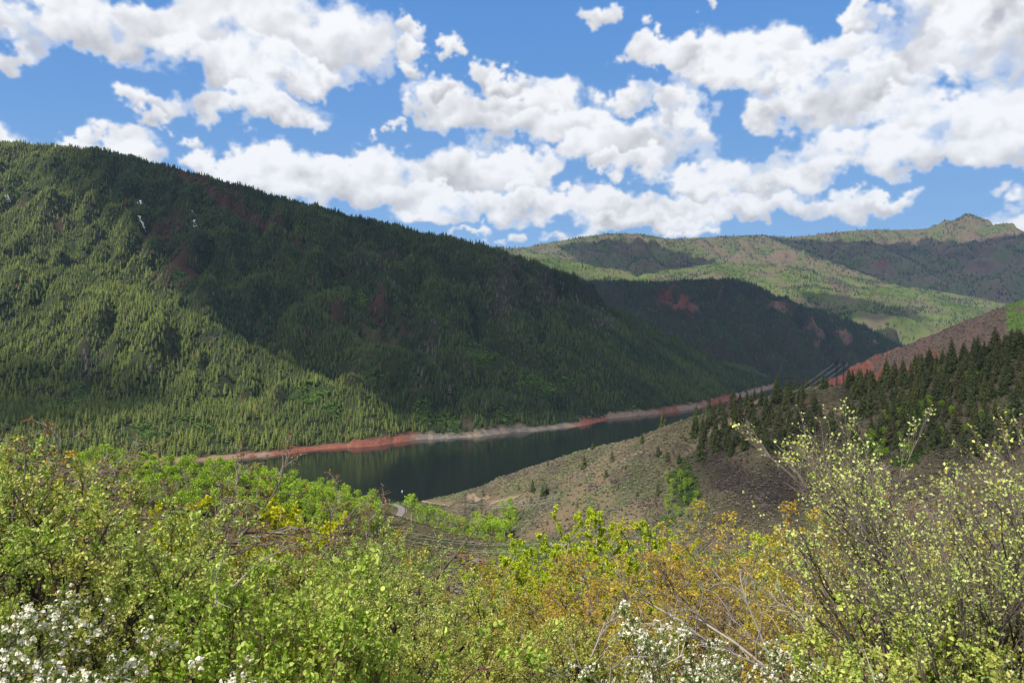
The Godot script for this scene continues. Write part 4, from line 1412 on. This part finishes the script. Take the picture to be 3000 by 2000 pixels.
func make_power_lines() -> void:
	var steel := Color(0.045, 0.05, 0.055)
	var glass := Color(0.35, 0.37, 0.38)
	var west: Array = []
	var mast := lattice(31.0, 1.5, 1.0, 13)
	for n in 3:
		var p := spot([1363.0, 1387.0, 1411.0][n], 1000, [694.0, 690.0, 686.0][n])
		p.y = spot(1387, [1450, 1452, 1455][n], 690).y - 31.0
		var o := thing("pylon", "%s of the three slender steel pylons on the valley floor" % ["leftmost", "middle", "rightmost"][n], "pylon", p, "steel pylons on the valley floor")
		obj("mast", mast, mats.steel, o)
		obj("crossarm", bar(Vector3(-3.6, 24.4, 0), Vector3(3.6, 24.4, 0), 0.36, steel), mats.steel, o)
		for s in [-1, 1]:
			obj("brace", bar(Vector3(s * 3.0, 24.5, 0), Vector3(s * 0.4, 26.6, 0), 0.09, steel), mats.steel, o)
			obj("insulator", insulator(Vector3(s * 3.2, 24.3, 0), 2.2, 7, glass), mats.steel, o)
			west.append(p + Vector3(s * 3.2, 22.1, 0))
	var foot := spot(2462, 1000, 695)
	foot.y = ground(foot.x, foot.z)
	var o := thing("pylon", "two-legged steel pylon on the crest of the fir-covered hill", "pylon", foot - Vector3(0, 1.5, 0))
	for s in [-1, 1]: obj("mast", lattice(23.0, 1.0, 0.7, 11), mats.steel, o)
	for n in 2: (o.get_child(n) as Node3D).position = Vector3(-3.0 + 6.0 * n, 0, 0)
	obj("crossarm", bar(Vector3(-6.6, 21.4, 0), Vector3(6.6, 21.4, 0), 0.26, steel), mats.steel, o)
	obj("brace", bar(Vector3(-3, 14, 0), Vector3(3, 20.5, 0), 0.09, steel), mats.steel, o)
	obj("brace", bar(Vector3(3, 14, 0), Vector3(-3, 20.5, 0), 0.09, steel), mats.steel, o)
	var east: Array = []
	for x in [-6.2, 0.0, 6.2]:
		obj("insulator", insulator(Vector3(x, 21.3, 0), 1.8, 6, glass), mats.steel, o)
		east.append(o.position + Vector3(x, 19.5, 0))
	for n in 6:
		wire(west[n], east[n / 2] + Vector3(0.5 * (n % 2), 0, 0), 29.0, 0.05, "%s conductor of the pair strung from the %s valley pylon up to the hilltop pylon" % [["left", "right"][n % 2], ["leftmost", "middle", "rightmost"][n / 2]])
	for n in 3:
		wire(spot(-700, 1035 + n * 7, 330), west[n * 2], 14.0, 0.022, "wire crossing above the aspen grove to the %s valley pylon" % ["leftmost", "middle", "rightmost"][n])
	# a wooden pole below the near trees, with the bright wires that pass between the crowns
	var wood := Color(0.22, 0.18, 0.14)
	var top := spot(1638, 1592, 150)
	var base := Vector3(top.x, ground(top.x, top.z) - 0.5, top.z)
	var u := thing("utility_pole", "wooden utility pole with two crossarms behind the yellow-green aspens", "utility pole", base)
	var hgt := top.y - base.y + 0.4
	obj("pole", bar(Vector3.ZERO, Vector3(0, hgt, 0), 0.15, wood), mats.bark, u)
	for n in 2:
		var y := hgt - 0.6 - n * 1.1
		obj("crossarm", bar(Vector3(-1.5, y, 0.16), Vector3(1.5, y, 0.16), 0.09, Color(0.4, 0.38, 0.35)), mats.bark, u)
		for x in [-1.4, -0.6, 0.6, 1.4]:
			obj("insulator", insulator(Vector3(x, y + 0.4, 0.16), 0.32, 3, Color(0.55, 0.56, 0.56)), mats.steel, u)
	for n in 4:
		var y := hgt - 0.2 - (n / 2) * 1.1
		wire(base + Vector3([-1.4, 1.4][n % 2], y, 0.16), spot(1180, 1552 + n * 13, 200), 1.4, 0.013, "%s bright wire passing between the near tree crowns to the utility pole" % ["uppermost", "second", "third", "lowest"][n])
	# a marker on the water
	var m := Mb.new()
	m.tube(PackedVector3Array([Vector3(0, -0.5, 0), Vector3(0, 0, 0), Vector3(0, 0.7, 0), Vector3(0, 1.0, 0), Vector3(0, 1.9, 0), Vector3(0, 2.2, 0)]), PackedFloat32Array([0.5, 0.8, 0.75, 0.3, 0.25, 0.02]), 10, Color(0.85, 0.85, 0.83), Color(0.85, 0.85, 0.83))
	var b := obj("buoy", m.commit(), mats.steel)
	b.position = spot(1178, 1440, 180.0 * F / 440.0)
	tag(b, "small white buoy floating on the dark water", "buoy")


# ---------------------------------------------------------------- the bushes in front

func leaf(m: Mb, r: RandomNumberGenerator, p: Vector3, dir: Vector3, s: float, style: int, cols: Array) -> void:
	var col: Color = (cols[0] as Color).lerp(cols[1], r.randf()) * r.randf_range(0.72, 1.2)
	col.a = 1.0
	if style == 2:      # a head of small white flowers
		for n in 7:
			var d := Vector3(r.randfn(0, 1), r.randfn(0.3, 0.8), r.randfn(0, 1)).normalized()
			var c := p + d * s * 0.5
			var u := d.cross(Vector3(r.randf_range(-1, 1), 1, r.randf_range(-1, 1))).normalized() * s * 0.36
			var w := d.cross(u).normalized() * s * 0.36
			m.tri(c - u, c + w + d * s * 0.1, c + u, col)
			m.tri(c - u, c + u, c - w + d * s * 0.1, col)
		return
	if style == 3:      # a tuft of narrow young oak leaves and catkins
		for n in 5:
			var d := (dir * 0.4 + Vector3(r.randfn(0, 0.7), r.randfn(-0.25, 0.6), r.randfn(0, 0.7))).normalized()
			var u := d.cross(Vector3(r.randf_range(-1, 1), 0.4, r.randf_range(-1, 1))).normalized() * s * 0.2
			var c2 := col * r.randf_range(0.8, 1.2)
			m.tri(p, p + d * s * 0.6 + u, p + d * s, c2)
			m.tri(p, p + d * s, p + d * s * 0.55 - u, c2)
		return
	var d := (dir * 0.5 + Vector3(r.randfn(0, 0.6), r.randfn(0.15, 0.55), r.randfn(0, 0.6))).normalized()
	var u := d.cross(Vector3(r.randf_range(-1, 1), r.randf_range(0.2, 1.4), r.randf_range(-1, 1))).normalized()
	var up := u.cross(d).normalized() * s * r.randf_range(0.0, 0.2)
	if style == 1:
		var w := u * s * 0.31
		var a := p + d * s * 0.28
		var b := p + d * s * 0.72
		var tip := p + d * s
		m.tri(p, a + w + up, b, col); m.tri(a + w + up, b + w * 0.8 + up, b, col); m.tri(b + w * 0.8 + up, tip, b, col)
		m.tri(p, b, a - w + up, col); m.tri(a - w + up, b, b - w * 0.8 + up, col); m.tri(b - w * 0.8 + up, b, tip, col)
	else:
		var w := u * s * 0.36
		var c := p + d * s * 0.5
		m.tri(p, c + w + up, p + d * s, col)
		m.tri(p, p + d * s, c - w + up, col)


func bush(seed_: int, q: Dictionary) -> Array:      # [stems, leaves, flowers]
	var r := rand(seed_)
	var wood := Mb.new()
	var green := Mb.new()
	var bloom := Mb.new()
	var todo: Array = []
	for n in q.stems:
		var a: float = TAU * (n + r.randf_range(-0.4, 0.4)) / q.stems
		var tilt: float = r.randf_range(0.05, 1.0) * q.lean
		var d := Vector3(cos(a) * sin(tilt), cos(tilt), sin(a) * sin(tilt))
		if q.has("toward"): d = (d + q.toward).normalized()
		todo.append([Vector3(cos(a), -0.15, sin(a)) * q.get("foot", 0.18), d, q.h * r.randf_range(0.6, 0.85), q.r0 * r.randf_range(0.65, 1.0), 0])
	var levels: int = q.levels
	while todo.size():
		var t: Array = todo.pop_back()
		var p: Vector3 = t[0]
		var d: Vector3 = t[1]
		var lv: int = t[4]
		var segs: int = [7, 5, 4, 3][lv] if lv < 4 else 2
		var path := PackedVector3Array([p])
		var wide := PackedFloat32Array([t[3]])
		var dirs: Array = [d]
		for i in segs:
			d = (d + Vector3(r.randfn(0, q.wob), r.randfn(q.rise, q.wob), r.randfn(0, q.wob))).normalized()
			p += d * t[2] / segs
			path.append(p)
			wide.append(t[3] * lerpf(1.0, 0.35 if lv < levels else 0.4, (i + 1.0) / segs))
			dirs.append(d)
		var c0: Color = (q.bark[0] as Color).lerp(q.bark[1], clampf(float(lv) / levels, 0.0, 1.0))
		var c1: Color = (q.bark[0] as Color).lerp(q.bark[1], clampf((lv + 1.0) / levels, 0.0, 1.0))
		if q.has("rust") and r.randf() < 0.25: c0 = q.rust
		var shade := r.randf_range(0.75, 1.2)
		wood.tube(path, wide, [6, 5, 4, 3, 3][lv], c0 * shade, c1 * shade)
		if lv < levels:
			var kids: int = q.kids[lv]
			for k in kids:
				var u := r.randf_range(q.get("from", 0.25), 1.0) if k else 0.98
				var i := mini(int(u * segs), segs - 1)
				var at := path[i].lerp(path[i + 1], u * segs - i)
				var side: Vector3 = (dirs[i] as Vector3).cross(Vector3(r.randf_range(-1, 1), r.randf_range(-1, 1), r.randf_range(-1, 1))).normalized()
				var turn: float = r.randf_range(0.35, 1.0) * q.fork
				var nd: Vector3 = (dirs[i] * cos(turn) + side * sin(turn)).normalized()
				todo.append([at, nd, t[2] * q.shrink * r.randf_range(0.6, 1.15) * (1.0 - 0.35 * u), maxf(wide[i] * 0.62, q.get("twig", 0.0022)), lv + 1])
		if lv >= levels - (1 if q.get("inner", true) else 0):
			var many: float = q.leaves * (1.0 if lv == levels else 0.5)
			if r.randf() < q.get("bald", 0.0): many = 0
			for n in int(many + r.randf()):
				var u := clampf(ceilf(pow(r.randf(), 0.7) * 4.0) / 4.0 + r.randf_range(-0.04, 0.0), 0.0, 1.0)      # leaves sit together at the nodes of a twig
				var i := mini(int(u * segs), segs - 1)
				var at := path[i].lerp(path[i + 1], u * segs - i) + Vector3(r.randfn(0, 0.012), r.randfn(0, 0.012), r.randfn(0, 0.012))
				leaf(green, r, at, dirs[i], q.size * r.randf_range(0.45, 1.35), q.style, q.cols)
			if q.has("bloom") and r.randf() < q.bloom and lv == levels:
				for n in r.randi_range(1, 3):
					leaf(bloom, r, path[segs] + Vector3(r.randfn(0, 0.02), r.randfn(0.01, 0.02), r.randfn(0, 0.02)), d, q.bloom_size * r.randf_range(0.7, 1.2), 2, [Color(0.74, 0.72, 0.60), Color(0.84, 0.82, 0.72)])
	var top := Vector3.ZERO
	for v in wood.v:
		if v.y > top.y: top = v
	var few := PackedVector3Array()
	for n in range(0, wood.v.size(), 23): few.append(wood.v[n])
	return [wood.commit(), green.commit() if green.v.size() else null, bloom.commit() if bloom.v.size() else null, top, (wood.v.size() + green.v.size() + bloom.v.size()) / 3, few]


func make_bushes() -> void:
	var bark_dark := [Color(0.03, 0.024, 0.02), Color(0.10, 0.078, 0.062)]
	var spec := {
		"serviceberry": {"n": 4, "stems": 9, "h": 2.6, "lean": 0.75, "r0": 0.042, "levels": 3, "kids": [6, 5, 5], "wob": 0.16, "rise": 0.05, "fork": 0.8, "shrink": 0.52, "leaves": 13, "size": 0.027, "style": 0, "cols": [Color(0.21, 0.29, 0.035), Color(0.74, 0.71, 0.26)], "bark": bark_dark},
		"chokecherry": {"n": 2, "stems": 12, "h": 2.0, "lean": 0.5, "r0": 0.014, "levels": 2, "kids": [12, 7], "wob": 0.10, "rise": 0.07, "fork": 0.75, "shrink": 0.38, "leaves": 11, "size": 0.030, "style": 1, "cols": [Color(0.25, 0.35, 0.045), Color(0.68, 0.70, 0.2)], "bark": [Color(0.10, 0.055, 0.045), Color(0.17, 0.10, 0.07)]},
		"flowering_serviceberry": {"n": 2, "stems": 9, "h": 2.0, "lean": 0.7, "r0": 0.02, "levels": 3, "kids": [5, 5, 4], "wob": 0.14, "rise": 0.05, "fork": 0.8, "shrink": 0.5, "leaves": 8, "size": 0.028, "style": 0, "bloom": 0.75, "bloom_size": 0.026, "cols": [Color(0.18, 0.23, 0.05), Color(0.34, 0.36, 0.12)], "bark": bark_dark},
		"gambel_oak": {"n": 3, "stems": 4, "h": 3.6, "lean": 0.55, "r0": 0.06, "levels": 3, "kids": [7, 7, 6], "wob": 0.30, "rise": 0.03, "fork": 1.1, "shrink": 0.5, "leaves": 2.1, "size": 0.052, "style": 3, "bald": 0.32, "cols": [Color(0.46, 0.30, 0.035), Color(0.70, 0.55, 0.09)], "bark": [Color(0.055, 0.04, 0.034), Color(0.24, 0.21, 0.19)], "rust": Color(0.16, 0.055, 0.03)},
		"bare_oak": {"n": 2, "stems": 4, "h": 3.4, "lean": 0.45, "r0": 0.06, "levels": 3, "kids": [8, 7, 6], "wob": 0.26, "rise": 0.04, "fork": 1.1, "shrink": 0.5, "twig": 0.004, "leaves": 0.9, "size": 0.04, "style": 3, "inner": false, "cols": [Color(0.26, 0.12, 0.05), Color(0.34, 0.19, 0.09)], "bark": [Color(0.06, 0.04, 0.032), Color(0.26, 0.235, 0.22)], "rust": Color(0.13, 0.05, 0.03)},
		"budding_tree": {"n": 2, "stems": 7, "h": 3.6, "lean": 0.32, "r0": 0.036, "levels": 3, "kids": [10, 8, 5], "wob": 0.09, "rise": 0.03, "fork": 0.56, "shrink": 0.5, "leaves": 2.4, "size": 0.027, "style": 0, "bald": 0.15, "toward": Vector3(-0.3, 0, 0), "cols": [Color(0.45, 0.52, 0.08), Color(0.80, 0.76, 0.34)], "bark": [Color(0.05, 0.04, 0.036), Color(0.20, 0.165, 0.15)]},
		"young_aspen": {"n": 3, "stems": 5, "h": 6.0, "lean": 0.34, "r0": 0.06, "levels": 3, "kids": [9, 6, 5], "wob": 0.07, "rise": 0.06, "fork": 0.75, "shrink": 0.36, "leaves": 16, "size": 0.07, "style": 0, "cols": [Color(0.44, 0.53, 0.025), Color(0.62, 0.66, 0.06)], "bark": [Color(0.5, 0.46, 0.38), Color(0.35, 0.31, 0.22)], "foot": 0.5},
		"dead_brush": {"n": 2, "stems": 4, "h": 2.0, "lean": 1.35, "r0": 0.022, "levels": 2, "kids": [6, 5], "wob": 0.16, "rise": -0.01, "fork": 0.9, "shrink": 0.45, "leaves": 0.0, "size": 0.03, "style": 0, "bald": 1.1, "cols": [Color(0.3, 0.2, 0.1), Color(0.3, 0.2, 0.1)], "bark": [Color(0.42, 0.39, 0.35), Color(0.34, 0.31, 0.28)]},
		"yellow_willow": {"n": 1, "stems": 10, "h": 4.0, "lean": 0.7, "r0": 0.04, "levels": 3, "kids": [6, 6, 5], "wob": 0.1, "rise": 0.05, "fork": 0.7, "shrink": 0.45, "leaves": 9, "size": 0.085, "style": 0, "cols": [Color(0.46, 0.46, 0.015), Color(0.62, 0.58, 0.03)], "bark": [Color(0.12, 0.09, 0.05), Color(0.22, 0.18, 0.07)]},
	}
	var looks := {
		"serviceberry": "yellow-green leafy bush with dark stems", "chokecherry": "broad-leaved bright green bush with reddish stems", "flowering_serviceberry": "bush covered in white blossom", "gambel_oak": "gnarled scrub oak with orange-yellow young leaves",
		"bare_oak": "bare grey twisted scrub oak", "budding_tree": "slanting thin-branched tree with pale green buds", "young_aspen": "bright yellow-green young aspen clump", "yellow_willow": "rounded yellow willow bush", "dead_brush": "pale grey dead branches fallen among the bushes"}
	var protos := {}
	var total := 0
	var s := 500
	for k in spec:
		protos[k] = []
		for n in spec[k].n:
			s += 1
			var b := bush(s, spec[k])
			total += b[4]
			protos[k].append(b)
		# kind, picture column, picture row of the top, metres away
	var plan := [
		["serviceberry", 30, 1272, 6.0], ["serviceberry", 110, 1290, 7.2], ["serviceberry", -40, 1280, 7.0], ["serviceberry", 130, 1335, 7.5], ["serviceberry", 250, 1440, 6.8], ["serviceberry", 450, 1535, 8.5], ["serviceberry", 120, 1445, 5.2], ["serviceberry", 290, 1560, 5.4], ["serviceberry", 560, 1555, 9.0], ["serviceberry", 640, 1575, 7.5],
		["serviceberry", 430, 1640, 5.6], ["serviceberry", 900, 1545, 11.0], ["serviceberry", 860, 1635, 7.5], ["serviceberry", 1000, 1580, 9.5], ["serviceberry", 1090, 1505, 12.0], ["serviceberry", 1170, 1610, 9.0], ["serviceberry", 1060, 1695, 6.5],
		["serviceberry", 1210, 1725, 6.5], ["serviceberry", 1330, 1735, 8.0], ["serviceberry", 1400, 1790, 7.0], ["serviceberry", 1480, 1770, 9.0], ["serviceberry", 1250, 1845, 5.2], ["serviceberry", 1500, 1825, 6.0], ["serviceberry", 1640, 1800, 8.5], ["serviceberry", 1620, 1855, 6.2], ["serviceberry", 1780, 1780, 7.0],
		["serviceberry", -60, 1375, 5.0], ["serviceberry", 220, 1635, 4.6], ["serviceberry", 1120, 1605, 14.0], ["serviceberry", 1000, 1865, 5.0],
		["chokecherry", 640, 1650, 4.8], ["chokecherry", 800, 1610, 4.6], ["chokecherry", 930, 1700, 5.0], ["chokecherry", 2780, 1660, 4.4], ["chokecherry", 2920, 1740, 3.9], ["chokecherry", 2620, 1810, 4.6],
		["gambel_oak", 1270, 1545, 16.0], ["gambel_oak", 1310, 1620, 14.0], ["gambel_oak", 1720, 1585, 18.0], ["gambel_oak", 1790, 1680, 12.0], ["gambel_oak", 1650, 1680, 14.0], ["gambel_oak", 1950, 1500, 22.0], ["gambel_oak", 2060, 1460, 20.0], ["gambel_oak", 2150, 1490, 15.0], ["gambel_oak", 2250, 1500, 17.0],
		["gambel_oak", 2330, 1460, 12.0], ["gambel_oak", 2450, 1450, 11.0], ["gambel_oak", 2200, 1580, 10.0], ["gambel_oak", 2000, 1610, 10.0], ["gambel_oak", 1860, 1675, 10.0], ["gambel_oak", 2390, 1560, 9.0], ["gambel_oak", 2550, 1480, 9.5], ["gambel_oak", 2110, 1680, 8.0], ["gambel_oak", 2310, 1680, 7.5], ["gambel_oak", 2500, 1610, 8.0], ["gambel_oak", 2660, 1460, 9.0], ["gambel_oak", 1850, 1595, 26.0], ["gambel_oak", 2430, 1760, 6.4],
		["bare_oak", 100, 1218, 8.0], ["bare_oak", 235, 1224, 8.5], ["bare_oak", 20, 1262, 7.0], ["serviceberry", 10, 1310, 14.0], ["gambel_oak", 110, 1318, 18.0], ["bare_oak", 70, 1262, 12.0], ["serviceberry", -60, 1300, 11.0], ["bare_oak", 940, 1375, 16.0], ["bare_oak", 2590, 1335, 10.0], ["bare_oak", 2510, 1420, 11.0], ["bare_oak", 1920, 1590, 9.0], ["bare_oak", 2080, 1640, 8.4],
		["flowering_serviceberry", 40, 1660, 3.7], ["flowering_serviceberry", -50, 1680, 3.5], ["flowering_serviceberry", 2060, 1760, 5.2], ["flowering_serviceberry", 2190, 1820, 4.9], ["flowering_serviceberry", 1990, 1840, 4.8], ["flowering_serviceberry", 2330, 1880, 4.7],
		["budding_tree", 2930, 1150, 5.2], ["budding_tree", 3060, 1200, 5.0], ["budding_tree", 2990, 1190, 5.9], ["budding_tree", 3090, 1330, 4.4], ["budding_tree", 2900, 1480, 5.6], ["budding_tree", 3050, 1540, 4.6],
		["young_aspen", 1500, 1565, 34.0], ["young_aspen", 1430, 1600, 36.0], ["young_aspen", 1580, 1600, 33.0], ["young_aspen", 1720, 1480, 42.0], ["young_aspen", 1860, 1500, 44.0], ["young_aspen", 1910, 1550, 40.0], ["young_aspen", 1540, 1630, 27.0], ["young_aspen", 1380, 1640, 30.0], ["young_aspen", 1460, 1650, 26.0], ["young_aspen", 1620, 1650, 30.0], ["young_aspen", 1760, 1540, 38.0], ["young_aspen", 1800, 1570, 34.0], ["young_aspen", 2000, 1600, 38.0], ["young_aspen", 1660, 1570, 40.0], ["young_aspen", 2230, 1560, 40.0],
		["dead_brush", 2600, 1830, 4.4], ["dead_brush", 2860, 1880, 3.9], ["dead_brush", 1790, 1850, 5.4], ["dead_brush", 2720, 1640, 5.0], ["dead_brush", 2450, 1600, 7.0], ["dead_brush", 380, 1560, 5.0], ["dead_brush", 1560, 1720, 6.4],
		["yellow_willow", 690, 1432, 20.0], ["yellow_willow", 630, 1480, 18.0], ["yellow_willow", 760, 1490, 17.0]]
	var r := rand(900)
	var tints: Array = []
	for c in [Color(1, 1, 1), Color(1.0, 0.92, 0.75), Color(0.86, 0.96, 0.95), Color(0.92, 0.86, 0.9), Color(0.8, 0.9, 0.7)]:
		var m: StandardMaterial3D = mats.leaf.duplicate()
		m.albedo_color = c.linear_to_srgb()
		tints.append(m)
	var turn := {}
	plan.sort_custom(func(a, b): return a[1] < b[1])
	var count := {}
	var seen := {}
	for a in plan:
		var row: String = "in the near row" if a[3] < 6.6 else "in the middle rows" if a[3] < 15.0 else "behind the near bushes"
		a.append(row)
		count[a[0] + row] = count.get(a[0] + row, 0) + 1
	for a in plan:
		var p := spot(a[1], a[2], a[3])
		var y := ground(p.x, p.z)
		var b: Array = protos[a[0]][turn.get(a[0], 0) % protos[a[0]].size()]
		turn[a[0]] = turn.get(a[0], 0) + 1
		var facing := Basis(Vector3.UP, r.randf() * TAU if a[0] != "budding_tree" else r.randf_range(-0.4, 0.4))
		var root := Vector3(p.x, y, p.z)
		# grown until its outline reaches the height that it has in the photograph
		var few: PackedVector3Array = b[5]
		var k := 0.3
		for step in [0.8, 0.4, 0.2, 0.1, 0.05, 0.025, 0.0125]:
			var row_ := 1e9
			for v in few: 
				var w: Vector3 = root + facing * v * (k + step)
				row_ = minf(row_, 1000.0 - w.y / maxf(-w.z, 0.5) * F)
			if row_ > a[2]: k += step
		if a[0] == "bare_oak": root.x += p.x - (root + facing * (b[3] as Vector3) * k).x
		var key: String = a[0] + a[4]
		seen[key] = seen.get(key, 0) + 1
		var label: String = looks[a[0]] + " " + a[4]
		if count[key] > 1: label += ", %s from the left" % ordinal(seen[key])
		var o := thing({"serviceberry": "leafy_bush", "chokecherry": "broadleaf_bush", "flowering_serviceberry": "flowering_bush", "gambel_oak": "scrub_oak", "bare_oak": "bare_oak", "budding_tree": "budding_tree", "young_aspen": "aspen_clump", "yellow_willow": "willow_bush", "dead_brush": "dead_brush"}[a[0]], label, "tree" if a[0] in ["young_aspen", "budding_tree"] else "bush", Vector3(root.x, y, root.z), "bushes and small trees in front of the viewpoint")
		o.basis = facing.scaled(Vector3.ONE * k)
		obj("stems", b[0], mats.bark, o)
		if b[1]: tag(obj("leaves", b[1], tints[r.randi_range(0, tints.size() - 1) if not a[0] in ["young_aspen", "yellow_willow"] else 0], o), "", "", "", "stuff")
		if b[2]: tag(obj("blossom", b[2], mats.petal, o), "", "", "", "stuff")
